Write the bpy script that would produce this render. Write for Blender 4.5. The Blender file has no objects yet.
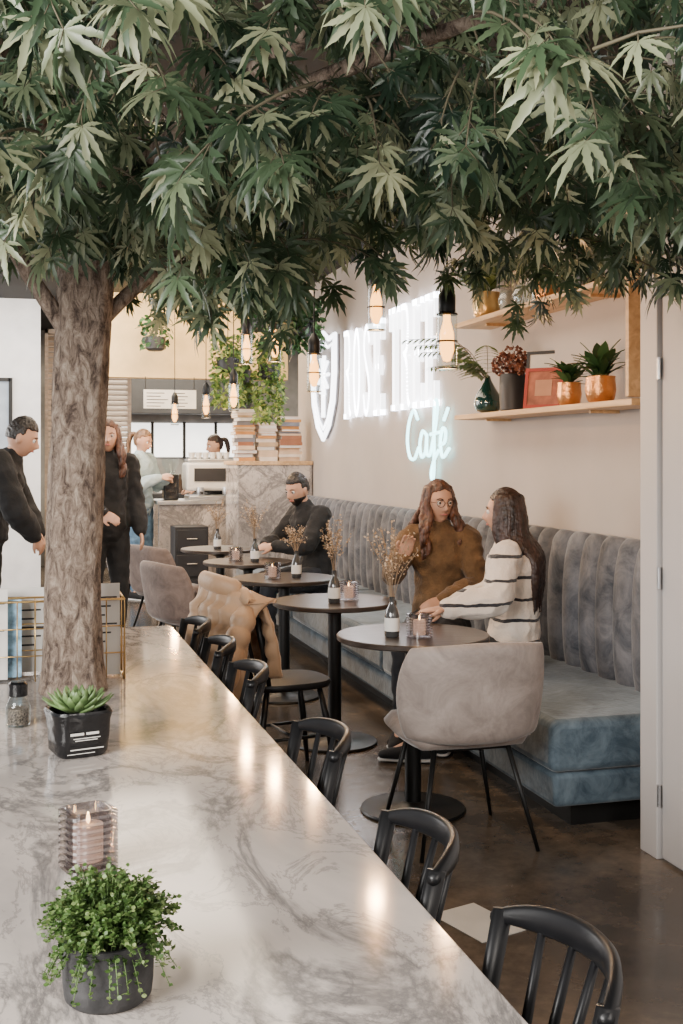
import bpy, bmesh, math, random
import numpy as np
from mathutils import Vector, Matrix, noise as mnoise
random.seed(7); rng=np.random.default_rng(7)
scene=bpy.context.scene; COL=scene.collection
pi=math.pi
R=math.radians
# ---------------------------------------------------------------- materials
def nt(name):
    m=bpy.data.materials.new(name); m.use_nodes=True
    n=m.node_tree; b=n.nodes['Principled BSDF']; return m,n,b
def sset(b,k,v):
    if k in b.inputs: b.inputs[k].default_value=v
def coords(n,scale=(1,1,1),rot=(0,0,0)):
    t=n.nodes.new('ShaderNodeTexCoord'); mp=n.nodes.new('ShaderNodeMapping')
    mp.inputs['Scale'].default_value=scale; mp.inputs['Rotation'].default_value=rot
    n.links.new(t.outputs['Object'],mp.inputs['Vector']); return mp.outputs['Vector']
def noise(n,vec,scale,detail=4,dist=0,rough=.5):
    t=n.nodes.new('ShaderNodeTexNoise'); t.inputs['Scale'].default_value=scale
    t.inputs['Detail'].default_value=detail; t.inputs['Distortion'].default_value=dist
    t.inputs['Roughness'].default_value=rough
    n.links.new(vec,t.inputs['Vector']); return t.outputs['Fac']
def ramp(n,fac,stops):
    r=n.nodes.new('ShaderNodeValToRGB'); e=r.color_ramp.elements
    while len(e)<len(stops): e.new(.5)
    for el,(p,c) in zip(e,stops): el.position=p; el.color=(*c,1) if len(c)==3 else c
    n.links.new(fac,r.inputs['Fac']); return r.outputs['Color']
def bump(n,b,h,st,dist=.01):
    k=n.nodes.new('ShaderNodeBump'); k.inputs['Strength'].default_value=st; k.inputs['Distance'].default_value=dist
    n.links.new(h,k.inputs['Height']); n.links.new(k.outputs['Normal'],b.inputs['Normal'])
def M(name,col,rough=.5,metal=0,var=.12,scale=6,bmp=0,bscale=60,emit=None,es=0,sheen=0,coat=0,stretch=(1,1,1),spec=.5):
    m,n,b=nt(name); v=coords(n,stretch)
    f=noise(n,v,scale)
    lo=tuple(max(0,c*(1-var*1.6)) for c in col); hi=tuple(min(1,c*(1+var*1.6)) for c in col)
    n.links.new(ramp(n,f,[(.3,lo),(.7,hi)]),b.inputs['Base Color'])
    sset(b,'Roughness',rough); sset(b,'Metallic',metal); sset(b,'Specular IOR Level',spec)
    if sheen: sset(b,'Sheen Weight',sheen); sset(b,'Sheen Roughness',.4)
    if coat: sset(b,'Coat Weight',coat); sset(b,'Coat Roughness',.1)
    if bmp: bump(n,b,noise(n,v,bscale,3),bmp)
    if emit: sset(b,'Emission Color',(*emit,1)); sset(b,'Emission Strength',es)
    return m
def front_emit(name,emit,front,side):
    # signage: bright front face, dimmer returns (faces toward -X are the fronts)
    m,n,b=nt(name); sset(b,'Base Color',(.8,.8,.82,1)); sset(b,'Emission Color',(*emit,1))
    g=n.nodes.new('ShaderNodeNewGeometry'); s=n.nodes.new('ShaderNodeSeparateXYZ'); n.links.new(g.outputs['Normal'],s.inputs[0])
    r=n.nodes.new('ShaderNodeMapRange'); r.inputs['From Min'].default_value=-.9; r.inputs['From Max'].default_value=-.5
    r.inputs['To Min'].default_value=front; r.inputs['To Max'].default_value=side
    n.links.new(s.outputs[0],r.inputs['Value']); n.links.new(r.outputs[0],b.inputs['Emission Strength']); return m
def marble_mat(name='marble',k=1.0):
    m,n,b=nt(name); v=coords(n,(1.25,.62,1),(0,0,R(28)))
    f1=noise(n,v,2.0,9,1.0,.64); f2=noise(n,v,5.5,9,.8,.68); f3=noise(n,v,1.5,6,.6)
    def vein(f,w):
        s=n.nodes.new('ShaderNodeMath'); s.operation='SUBTRACT'; s.inputs[1].default_value=.5; n.links.new(f,s.inputs[0])
        a=n.nodes.new('ShaderNodeMath'); a.operation='ABSOLUTE'; n.links.new(s.outputs[0],a.inputs[0])
        d=n.nodes.new('ShaderNodeMapRange'); d.inputs['From Min'].default_value=0; d.inputs['From Max'].default_value=w
        n.links.new(a.outputs[0],d.inputs['Value']); return d.outputs[0]
    base=ramp(n,f3,[(.36,(.36*k,.32*k,.295*k)),(.60,(.70*k,.62*k,.56*k))])
    def mix(fac,c1,c2):
        x=n.nodes.new('ShaderNodeMix'); x.data_type='RGBA'
        n.links.new(fac,x.inputs[0]); 
        for i,c in ((6,c1),(7,c2)):
            if isinstance(c,tuple): x.inputs[i].default_value=(*c,1)
            else: n.links.new(c,x.inputs[i])
        return x.outputs[2]
    h1=n.nodes.new('ShaderNodeMapRange'); h1.inputs['To Min'].default_value=.2; n.links.new(vein(f1,.045),h1.inputs['Value'])
    c=mix(h1.outputs[0],(.16*k,.15*k,.145*k),base)
    v2=vein(f2,.026)
    half=n.nodes.new('ShaderNodeMapRange'); half.inputs['To Min'].default_value=.5; n.links.new(v2,half.inputs['Value'])
    c=mix(half.outputs[0],(.13*k,.12*k,.12*k),c)
    n.links.new(c,b.inputs['Base Color']); sset(b,'Roughness',.09); sset(b,'Specular IOR Level',.5)
    return m
def velvet(name,c1,c2,rough=.75):
    m,n,b=nt(name); v=coords(n)
    f=noise(n,v,7,6,.8,.7)
    n.links.new(ramp(n,f,[(.33,c1),(.68,c2)]),b.inputs['Base Color'])
    sset(b,'Roughness',rough); sset(b,'Sheen Weight',.35); sset(b,'Sheen Roughness',.35); bump(n,b,noise(n,v,40,3),.25)
    return m
def bark_mat():
    m,n,b=nt('bark'); v=coords(n,(1,1,.45))
    f=noise(n,v,34,8,.6,.78)
    c=ramp(n,f,[(.38,(.08,.052,.04)),(.5,(.32,.235,.18)),(.64,(.60,.48,.38))])
    n.links.new(c,b.inputs['Base Color']); sset(b,'Roughness',.9); bump(n,b,f,1.0,.03); return m
def wood(name,c1,c2,rough=.45,axis=1):
    st=[14,14,14]; st[axis]=1.2
    m,n,b=nt(name); v=coords(n,tuple(st)); f=noise(n,v,2,6,.6)
    n.links.new(ramp(n,f,[(.3,c1),(.7,c2)]),b.inputs['Base Color']); sset(b,'Roughness',rough); bump(n,b,f,.1); return m
def floor_mat():
    m,n,b=nt('polished_concrete'); v=coords(n); f=noise(n,v,1.2,7,.5,.6); g=noise(n,v,12,8,.2,.7)
    a=n.nodes.new('ShaderNodeMath'); a.operation='MULTIPLY_ADD'; a.inputs[1].default_value=.3
    n.links.new(g,a.inputs[0]); n.links.new(f,a.inputs[2])
    n.links.new(ramp(n,a.outputs[0],[(.48,(.036,.027,.020)),(.64,(.085,.065,.048)),(.82,(.20,.155,.115))]),b.inputs['Base Color'])
    n.links.new(ramp(n,g,[(.3,(.14,)*3),(.7,(.28,)*3)]),b.inputs['Roughness']); return m
def glass_mat(name,tint=(.9,.95,.95),gl=.12,rough=.05):
    m=bpy.data.materials.new(name); m.use_nodes=True; n=m.node_tree; n.nodes.clear()
    o=n.nodes.new('ShaderNodeOutputMaterial'); t=n.nodes.new('ShaderNodeBsdfTransparent'); t.inputs[0].default_value=(*tint,1)
    g=n.nodes.new('ShaderNodeBsdfGlossy'); g.inputs['Roughness'].default_value=rough
    fr=n.nodes.new('ShaderNodeLayerWeight'); fr.inputs[0].default_value=.25
    mr=n.nodes.new('ShaderNodeMapRange'); mr.inputs['To Min'].default_value=gl; mr.inputs['To Max'].default_value=.5
    n.links.new(fr.outputs['Facing'],mr.inputs['Value'])
    x=n.nodes.new('ShaderNodeMixShader'); n.links.new(mr.outputs[0],x.inputs[0]); n.links.new(t.outputs[0],x.inputs[1]); n.links.new(g.outputs[0],x.inputs[2])
    n.links.new(x.outputs[0],o.inputs['Surface']); return m
def leaf_mat(name,lo,mid,hi,rough=.5,trans=.25):
    m,n,b=nt(name)
    a=n.nodes.new('ShaderNodeAttribute'); a.attribute_name='tint'
    c=ramp(n,a.outputs['Fac'],[(0,lo),(.55,mid),(1,hi)])
    n.links.new(c,b.inputs['Base Color']); sset(b,'Roughness',rough)
    t=n.nodes.new('ShaderNodeBsdfTranslucent'); n.links.new(c,t.inputs[0])
    x=n.nodes.new('ShaderNodeMixShader'); x.inputs[0].default_value=trans
    o=[q for q in n.nodes if q.type=='OUTPUT_MATERIAL'][0]
    n.links.new(b.outputs[0],x.inputs[1]); n.links.new(t.outputs[0],x.inputs[2]); n.links.new(x.outputs[0],o.inputs['Surface'])
    return m
def stripe_mat(name,base,line,period,width,axis=2):
    m,n,b=nt(name); v=coords(n)
    s=n.nodes.new('ShaderNodeSeparateXYZ'); n.links.new(v,s.inputs[0])
    nz=noise(n,v,7,3); 
    ad=n.nodes.new('ShaderNodeMath'); ad.operation='MULTIPLY_ADD'; ad.inputs[1].default_value=.04
    n.links.new(nz,ad.inputs[0]); n.links.new(s.outputs[axis],ad.inputs[2])
    mo=n.nodes.new('ShaderNodeMath'); mo.operation='PINGPONG'; mo.inputs[1].default_value=period/2; n.links.new(ad.outputs[0],mo.inputs[0])
    lt=n.nodes.new('ShaderNodeMath'); lt.operation='LESS_THAN'; lt.inputs[1].default_value=width/2; n.links.new(mo.outputs[0],lt.inputs[0])
    x=n.nodes.new('ShaderNodeMix'); x.data_type='RGBA'; n.links.new(lt.outputs[0],x.inputs[0])
    x.inputs[6].default_value=(*base,1); x.inputs[7].default_value=(*line,1)
    n.links.new(x.outputs[2],b.inputs['Base Color']); sset(b,'Roughness',.9); sset(b,'Sheen Weight',.3); bump(n,b,noise(n,v,90,2),.5)
    return m

MARBLE=marble_mat(); MARBLE2=marble_mat('marble_block',.9)
BARK=bark_mat(); FLOOR=floor_mat()
LEAF=leaf_mat('maple_leaf',(.010,.024,.013),(.064,.105,.052),(.44,.46,.28),.38,.28)
LEAFG=leaf_mat('herb_leaf',(.02,.055,.010),(.09,.17,.04),(.30,.37,.14))
LEAFD=leaf_mat('dark_leaf',(.01,.03,.01),(.03,.09,.03),(.08,.18,.06))
LEAFY=leaf_mat('trailing_leaf',(.03,.08,.02),(.16,.28,.06),(.45,.5,.15))
DRIED=leaf_mat('dried_flower',(.14,.09,.05),(.38,.27,.17),(.7,.55,.4))
HYD=leaf_mat('dried_hydrangea',(.06,.015,.01),(.18,.06,.035),(.35,.14,.08))
TWIG=M('twig',(.10,.085,.05),.8)
BLACKW=M('black_lacquered_wood',(.008,.008,.009),.36,var=.3,spec=.35)
BLACKM=M('black_metal',(.010,.010,.010),.42,.3,var=.2)
TABLE=wood('dark_tabletop',(.024,.017,.013),(.052,.038,.030),.28,0)
VBLUE=velvet('blue_velvet_seat',(.022,.042,.062),(.125,.17,.205))
VGREY=velvet('blue_grey_velvet_back',(.035,.042,.055),(.19,.19,.205))
VTAUPE=velvet('taupe_velvet',(.20,.16,.14),(.36,.295,.26))
VTAUPE2=velvet('brown_taupe_velvet',(.11,.08,.07),(.24,.18,.155))
OAK=wood('light_oak',(.45,.27,.12),(.70,.46,.24),.4)
OAKL=wood('oak_slat',(.30,.23,.17),(.45,.35,.27),.5,0)
WALL=M('greige_plaster',(.47,.415,.375),.85,var=.05,scale=1.5,bmp=.05)
DOORW=M('off_white_paint',(.50,.47,.455),.5,var=.03,scale=2)
WHITEW=M('white_plaster',(.80,.80,.81),.8,var=.04)
YELLOWW=M('warm_beige_plaster',(.72,.50,.24),.8,var=.06)
DARK=M('dark_ceiling_paint',(.006,.006,.006),.8)
DARKG=M('charcoal_panel',(.022,.022,.025),.5)
STEEL=M('steel',(.55,.55,.56),.3,.9,var=.05)
WHITEP=M('white_porcelain',(.75,.73,.7),.35,var=.04)
PAPER=M('paper',(.72,.69,.64),.8,var=.06)
PAPERB=M('blue_printed_paper',(.25,.42,.62),.7,var=.5,scale=25)
GOLD=M('brass',(.62,.42,.18),.3,.9,var=.08)
COPPER=M('hammered_copper',(.70,.34,.13),.30,.9,var=.1,bmp=.4,bscale=60)
GREENGL=M('dark_green_glass',(.008,.04,.035),.08,var=.2,coat=1)
CONC=M('dark_concrete',(.038,.037,.038),.85,var=.3,scale=30,bmp=.3)
CONCIN=M('soil',(.04,.025,.018),.95,var=.5,scale=60)
BLACKP=M('black_plastic',(.008,.008,.009),.25,var=.3,bmp=.6,bscale=18)
GLASS=glass_mat('clear_glass',gl=.03); SMOKE=glass_mat('ribbed_smoky_glass',(.66,.64,.66),.14,.08)
WAX=M('glowing_wax',(.85,.75,.68),.6,emit=(1,.60,.36),es=1.1,var=.03)
FLAME=M('flame',(1,.6,.2),.5,emit=(1,.6,.25),es=25)
BULB=M('warm_bulb',(1,.5,.15),.4,emit=(1,.40,.08),es=6.5,var=0)
NEON=front_emit('white_neon',(.93,.95,1),7,4.5)
NEONO=M('white_neon_tube',(1,1,1),.5,emit=(.93,.95,1),es=7)
NEONT=M('turquoise_neon',(.5,1,1),.5,emit=(.45,.95,1),es=7)
SKIN=M('skin',(.52,.29,.195),.5,var=.06); 
LIP=M('lip',(.42,.14,.12),.4); EYEW=M('eye_white',(.7,.68,.65),.2,var=.02); IRIS=M('iris',(.04,.025,.02),.15)
def hairm(name,c): return M(name,c,.42,var=.5,scale=9,bmp=.5,bscale=22,stretch=(6,6,.5))
HBROWN=hairm('auburn_brown_hair',(.085,.034,.018)); HDARK=hairm('dark_brown_hair',(.028,.013,.009)); HBLK=hairm('black_hair',(.012,.009,.008)); HBLOND=hairm('light_brown_hair',(.17,.09,.045))
CBLK=M('black_cloth',(.007,.007,.008),.85,var=.4,bmp=.3,sheen=.05); COCHRE=M('olive_brown_cardigan',(.125,.068,.028),.9,var=.25,scale=12,bmp=.6,bscale=90,sheen=.15)
CSTR=stripe_mat('striped_knit',(.70,.61,.53),(.02,.02,.025),.105,.016)
CBLUE=M('pale_blue_knit',(.36,.46,.50),.9,var=.1,bmp=.4,bscale=100); JEANS=M('denim',(.10,.19,.30),.8,var=.2,scale=20); DJEAN=M('dark_denim',(.012,.014,.02),.8)
PUFF=M('camel_puffer_fabric',(.42,.265,.155),.55,var=.10,bmp=.3,bscale=40,sheen=.25)
SOLE=M('white_rubber',(.6,.6,.6),.6)

# ---------------------------------------------------------------- geometry helpers
def cr(P,n=6):
    P=[np.array(p,float) for p in P]
    if len(P)==2: return [P[0]+(P[1]-P[0])*i/n for i in range(n+1)]
    Q=[2*P[0]-P[1]]+P+[2*P[-1]-P[-2]]; out=[]
    for i in range(1,len(Q)-2):
        a,b,c,d=Q[i-1:i+3]
        for j in range(n):
            t=j/n
            out.append(.5*((2*b)+(-a+c)*t+(2*a-5*b+4*c-d)*t*t+(-a+3*b-3*c+d)*t**3))
    out.append(Q[-2]); return out
class G:
    def __init__(s): s.v=[];s.f=[];s.m=[]
    def add(s,V,F,mi=0):
        o=len(s.v); s.v+=[tuple(float(c) for c in p) for p in V]
        for f in F: s.f.append(tuple(i+o for i in f)); s.m.append(mi)
        return s
    def box(s,x0,x1,y0,y1,z0,z1,mi=0):
        V=[(x,y,z) for z in (z0,z1) for y in (y0,y1) for x in (x0,x1)]
        return s.add(V,[(0,2,3,1),(4,5,7,6),(0,1,5,4),(2,6,7,3),(0,4,6,2),(1,3,7,5)],mi)
    def lathe(s,prof,seg=24,c=(0,0,0),mi=0,sq=0,rot=0):
        V=[];F=[]
        for r,z in prof:
            for i in range(seg):
                a=2*pi*i/seg; k=1
                if sq: k=1/((abs(math.cos(a))**sq+abs(math.sin(a))**sq)**(1/sq))
                V.append((c[0]+r*k*math.cos(a+rot),c[1]+r*k*math.sin(a+rot),c[2]+z))
        n=len(prof)
        for j in range(n-1):
            for i in range(seg):
                i2=(i+1)%seg; F.append((j*seg+i,j*seg+i2,(j+1)*seg+i2,(j+1)*seg+i))
        F.append(tuple(range(seg-1,-1,-1))); F.append(tuple((n-1)*seg+i for i in range(seg)))
        return s.add(V,F,mi)
    def tube(s,pts,rad,seg=8,mi=0,ref=None,rnd=False):
        P=[np.array(p[:3],float) for p in pts]; n=len(P)
        if not hasattr(rad,'__len__'): rad=[rad]*n
        rad=[(r,r) if not hasattr(r,'__len__') else tuple(r) for r in rad]
        T=[]
        for i in range(n):
            t=P[min(i+1,n-1)]-P[max(i-1,0)]; T.append(t/(np.linalg.norm(t)+1e-12))
        if rnd:
            m0=(rad[0][0]+rad[0][1])/2; m1=(rad[-1][0]+rad[-1][1])/2
            P=[P[0]-T[0]*m0*.95,P[0]-T[0]*m0*.6]+P+[P[-1]+T[-1]*m1*.6,P[-1]+T[-1]*m1*.95]
            sc=lambda r,k:(r[0]*k,r[1]*k)
            rad=[sc(rad[0],.28),sc(rad[0],.78)]+rad+[sc(rad[-1],.78),sc(rad[-1],.28)]
            T=[T[0]]*2+T+[T[-1]]*2; n+=4
        if ref is None:
            u=np.array([0,0,1.]) if abs(T[0][2])<.9 else np.array([1.,0,0])
        V=[];F=[]
        for i in range(n):
            t=T[i]
            if ref is not None: u=np.array(ref,float)
            a=np.cross(t,u); na=np.linalg.norm(a)
            if na<1e-6: a=np.array([1.,0,0]); na=1
            a/=na; b=np.cross(a,t); 
            if ref is None: u=b
            for j in range(seg):
                q=2*pi*j/seg; V.append(P[i]+a*rad[i][0]*math.cos(q)+b*rad[i][1]*math.sin(q))
        for i in range(n-1):
            for j in range(seg):
                j2=(j+1)%seg; F.append((i*seg+j,i*seg+j2,(i+1)*seg+j2,(i+1)*seg+j))
        F.append(tuple(range(seg-1,-1,-1))); F.append(tuple((n-1)*seg+j for j in range(seg)))
        return s.add(V,F,mi)
    def limb(s,P,n=6,seg=14,ref=None,mi=0):
        P=[tuple(p)+((p[3],) if len(p)==4 else ()) for p in P]
        Q=cr(P,n); return s.tube([q[:3] for q in Q],[(max(q[3],.002),max(q[4],.002)) for q in Q],seg,mi,ref,True)
    def ball(s,c,r,seg=16,rings=10,mi=0):
        r=(r,r,r) if not hasattr(r,'__len__') else r
        V=[];F=[]
        for j in range(rings+1):
            th=pi*(.001+.998*j/rings)
            for i in range(seg):
                a=2*pi*i/seg; V.append((c[0]+r[0]*math.sin(th)*math.cos(a),c[1]+r[1]*math.sin(th)*math.sin(a),c[2]-r[2]*math.cos(th)))
        for j in range(rings):
            for i in range(seg):
                i2=(i+1)%seg; F.append((j*seg+i,j*seg+i2,(j+1)*seg+i2,(j+1)*seg+i))
        return s.add(V,F,mi)
    def mesh(s,name,mats):
        me=bpy.data.meshes.new(name); me.from_pydata(s.v,[],s.f); 
        if not isinstance(mats,(list,tuple)): mats=[mats]
        for m in mats: me.materials.append(m)
        if len(mats)>1: me.polygons.foreach_set('material_index',s.m)
        if len(s.f)<60000:
            bm=bmesh.new(); bm.from_mesh(me); bmesh.ops.recalc_face_normals(bm,faces=bm.faces); bm.to_mesh(me); bm.free()
        me.update(); return me
    def obj(s,name,mats,parent=None,loc=(0,0,0),rot=(0,0,0),bevel=0,sub=0,ang=40,smooth=True):
        me=s.mesh(name,mats)
        if smooth:
            me.polygons.foreach_set('use_smooth',[True]*len(me.polygons))
            if ang: me.set_sharp_from_angle(angle=R(ang))
        return place(me,name,parent,loc,rot,bevel,sub)
def place(me,name,parent=None,loc=(0,0,0),rot=(0,0,0),bevel=0,sub=0):
    o=bpy.data.objects.new(name,me); COL.objects.link(o); o.location=loc; o.rotation_euler=rot
    if parent: o.parent=parent
    if bevel:
        b=o.modifiers.new('bevel','BEVEL'); b.width=bevel; b.segments=3; b.limit_method='ANGLE'
    if sub:
        b=o.modifiers.new('sub','SUBSURF'); b.levels=sub; b.render_levels=sub
    return o
def root(name,loc,label,cat,rz=0,group=None):
    o=bpy.data.objects.new(name,None); COL.objects.link(o); o.location=loc; o.rotation_euler=(0,0,rz); o.empty_display_size=.1
    return tag(o,label,cat,group)
def tag(o,label,cat,group=None):
    o['label']=label; o['category']=cat
    if group: o['group']=group
    return o
def struct(o): o['kind']='structure'; return o
def dup(src,loc,rz=None,label=None):
    n=src.copy(); COL.objects.link(n); n.location=loc
    if rz is not None: n.rotation_euler=(0,0,rz)
    if label: n['label']=label
    def rec(a,b):
        for c in list(a.children):
            k=c.copy(); COL.objects.link(k); k.parent=b; rec(c,k)
    rec(src,n); return n
def remesh(g,voxel,smooth,name,mat,fold=0,fs=9,seed=0):
    me=bpy.data.meshes.new('tmp'); me.from_pydata(g.v,[],g.f)
    o=bpy.data.objects.new('tmp',me); COL.objects.link(o)
    r=o.modifiers.new('r','REMESH'); r.mode='VOXEL'; r.voxel_size=voxel; r.use_smooth_shade=True
    if smooth:
        k=o.modifiers.new('s','SMOOTH'); k.iterations=smooth; k.factor=.5
    dg=bpy.context.evaluated_depsgraph_get(); dg.update()
    out=bpy.data.meshes.new_from_object(o.evaluated_get(dg)); out.name=name
    bpy.data.objects.remove(o); bpy.data.meshes.remove(me)
    if fold:
        off=Vector((seed*3.1,0,0))
        nn=[v.normal.copy() for v in out.vertices]
        for v,q in zip(out.vertices,nn):
            c=v.co*fs+off; 
            r1=1-2*abs(mnoise.noise(Vector((c.x,c.y,c.z*1.2)))); r2=mnoise.noise(c*2.1)
            v.co+=q*fold*(r1-.6+.4*r2)
    out.materials.clear(); out.materials.append(mat)
    out.polygons.foreach_set('use_smooth',[True]*len(out.polygons)); out.update(); return out

# numpy leaf instancing (many leaves = one foliage mesh)
def palmate(seed=0):
    r=np.random.default_rng(seed); V=[];F=[]
    ts=[0,.22,.36,.44,.56,.64,.76,.84,1]; ws=[.012,.055,.085,.06,.088,.058,.062,.032,.002]
    for ang,L in ((0,1),(29,.95),(-29,.95),(60,.74),(-60,.74),(102,.45),(-102,.45)):
        a=R(ang+r.uniform(-5,5)); L*=r.uniform(.9,1.08); d=np.array([math.sin(a),math.cos(a)]); p=np.array([d[1],-d[0]]); o=len(V)
        bend=r.uniform(-.1,.1)
        for t,w in zip(ts,ws):
            w*=L**.5
            for k in (-1,0,1):
                q=d*L*t+p*(w*k+bend*t*t); rr=(q**2).sum()
                V.append((q[0],q[1],-.34*rr+.3*abs(k)*w))
        for i in range(len(ts)-1):
            for k in (0,1): F.append((o+i*3+k,o+i*3+k+1,o+i*3+4+k,o+i*3+3+k))
    return np.array(V,float),np.array(F)
def quadleaf(w=.3,curve=.12):
    V=[];F=[]
    for t,ww in ((0,.05),(.3,.8),(.6,1),(.85,.55),(1,.02)):
        for k in (-1,0,1): V.append((k*w*ww,t,-curve*t*t+.15*w*abs(k)))
    for i in range(4):
        for k in (0,1): F.append((i*3+k,i*3+k+1,i*3+4+k,i*3+3+k))
    return np.array(V,float),np.array(F)
def leaves_mesh(name,temps,pos,dirs,nor,size,tint,mat):
    pos=np.array(pos,float);dirs=np.array(dirs,float);nor=np.array(nor,float);size=np.array(size,float);tint=np.array(tint,float)
    N=len(pos)
    dirs/=np.linalg.norm(dirs,axis=1)[:,None]+1e-9
    x=np.cross(dirs,nor); x/=np.linalg.norm(x,axis=1)[:,None]+1e-9
    z=np.cross(x,dirs)
    Vs=[];Fs=[];Ts=[];o=0
    for k,(V,F) in enumerate(temps):
        idx=np.arange(k,N,len(temps)); 
        if len(idx)==0: continue
        W=pos[idx][:,None,:]+size[idx][:,None,None]*(V[None,:,0:1]*x[idx][:,None,:]+V[None,:,1:2]*dirs[idx][:,None,:]+V[None,:,2:3]*z[idx][:,None,:])
        n=len(V); Vs.append(W.reshape(-1,3)); Fs.append((F[None]+(np.arange(len(idx))*n)[:,None,None]+o).reshape(-1,F.shape[1])); Ts.append(np.repeat(tint[idx],n)); o+=n*len(idx)
    V=np.concatenate(Vs);F=np.concatenate(Fs);T=np.concatenate(Ts)
    me=bpy.data.meshes.new(name); me.vertices.add(len(V)); me.vertices.foreach_set('co',V.ravel())
    nf=len(F); me.loops.add(nf*4); me.loops.foreach_set('vertex_index',F.ravel().astype(np.int32))
    me.polygons.add(nf); me.polygons.foreach_set('loop_start',np.arange(0,nf*4,4,dtype=np.int32))
    try: me.polygons.foreach_set('loop_total',np.full(nf,4,dtype=np.int32))
    except Exception: pass
    me.update(calc_edges=True)
    at=me.attributes.new('tint','FLOAT','POINT'); at.data.foreach_set('value',T.astype(np.float32))
    me.materials.append(mat); return me
PAL=[palmate(i) for i in range(6)]; QL=[quadleaf(.3)]; QN=[quadleaf(.12,.3)]; QR=[quadleaf(.42,.2)]

# ---------------------------------------------------------------- room shell
def sbox(name,mat,*b,bev=0): return struct(G().box(*b).obj(name,mat,bevel=bev,smooth=False))
sbox('floor',FLOOR,-3.2,5.2,-1.5,17,-.1,0)
sbox('ceiling',DARK,-3.2,5.2,-.2,17,3.25,3.35)
sbox('wall_right',WALL,2.85,2.97,3.92,11.9,0,3.25)
sbox('wall_back',M('grey_back_wall',(.22,.21,.20),.8),-3.2,5.2,16.4,16.55,0,3.25)
sbox('wall_left',WHITEW,-3.3,-3.2,8,17,0,3.25)
sbox('wall_partition',DOORW,2.315,2.97,-.6,3.92,0,3.25)
sbox('wall_bulkhead',YELLOWW,.6,2.85,12.4,12.6,2.35,3.25)
sbox('trim_1',DOORW,2.285,2.315,3.81,3.93,0,2.62,bev=.004)
sbox('trim_2',DOORW,2.285,2.315,2.6,3.81,2.53,2.62,bev=.004)
d=struct(G().box(2.299,2.314,2.75,3.795,.012,2.52).obj('door_1',DOORW,bevel=.003,smooth=False))
for z in (.24,1.05,1.83):
    G().tube([(2.288,3.80,z-.04),(2.288,3.80,z+.04)],.008,10).obj('hinge',STEEL,d)
sbox('wall_divider',WHITEW,-3.2,.22,13.2,13.35,0,3.25)
w=struct(G().box(-.6,-.12,13.17,13.2,.9,2.35).obj('window_1',M('window_daylight_pane',(.3,.34,.38),.2,emit=(.7,.8,1),es=.3),smooth=False))
g=G()
for x in (-.62,-.37,-.1): g.box(x-.02,x+.02,13.14,13.19,.88,2.37)
for z in (.88,2.35): g.box(-.62,-.1,13.14,13.19,z-.02,z+.02)
g.obj('window_frame',BLACKM,w,smooth=False)
w=struct(G().box(.9,3.1,16.37,16.4,1.50,1.98).obj('window_2',M('far_window_pane',(.7,.72,.75),.2,emit=(1,.97,.92),es=2.6),smooth=False))
g=G()
for x in (.9,1.35,1.8,2.25,2.7,3.1): g.box(x-.02,x+.02,16.34,16.38,1.48,2.0)
g.obj('window_frame',BLACKM,w,smooth=False)
# louvre shutters
g=G()
for k in range(2):
    x0=.28+k*.52; x1=x0+.48
    g.box(x0,x0+.04,13.9,13.96,0,3.0); g.box(x1-.04,x1,13.9,13.96,0,3.0); g.box(x0,x1,13.9,13.96,2.95,3.0)
    z=.25
    while z<2.93:
        V=[(x0+.04,13.9,z),(x1-.04,13.9,z),(x1-.04,13.95,z+.045),(x0+.04,13.95,z+.045)]
        g.add(V+[(a,b,c+.012) for a,b,c in V],[(0,1,2,3),(7,6,5,4),(0,4,5,1),(2,6,7,3)]); z+=.062
tag(g.obj('louvered_shutter',OAKL,smooth=False),'tall tan wooden louvered shutter screen','shutter')

# ---------------------------------------------------------------- marble communal table
rt=root('communal_table',(0,0,0),'long communal table with grey-veined white marble top','table')
G().box(-.8,.650,.55,5.14,.71,.75).obj('tabletop',MARBLE,rt,bevel=.004)
G().box(-.5,.2,.9,4.9,0,.709).obj('base',DARKG,rt,bevel=.01)

# ---------------------------------------------------------------- tree
tr=root('indoor_tree',(.165,3.79,.75),'leafy maple-like indoor tree rising from the marble table','tree')
tp=[(0,0,0),(.0,0,.35),(.012,0,.75),(.03,.0,1.1),(.05,0,1.50)]
Q=cr(tp,30); V=[];F=[];seg=64
for i,q in enumerate(Q):
    t=i/(len(Q)-1); r=.086+.020*math.exp(-t*14)+.004*math.exp(-((t-1)*6)**2)
    for j in range(seg):
        a=2*pi*j/seg; c=math.cos(a);s_=math.sin(a)
        n=mnoise.noise(Vector((c*2.2,s_*2.2,q[2]*4)))+.55*mnoise.noise(Vector((c*6,s_*6,q[2]*9)))+.45*(1-2*abs(mnoise.noise(Vector((c*13,s_*13,q[2]*16)))))
        rr=r*(1+.07*n); V.append((q[0]+rr*c,q[1]+rr*s_,q[2]))
for i in range(len(Q)-1):
    for j in range(seg):
        j2=(j+1)%seg; F.append((i*seg+j,i*seg+j2,(i+1)*seg+j2,(i+1)*seg+j))
F.append(tuple(range(seg-1,-1,-1)))
G().add(V,F).obj('trunk',BARK,tr,ang=0)
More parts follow.
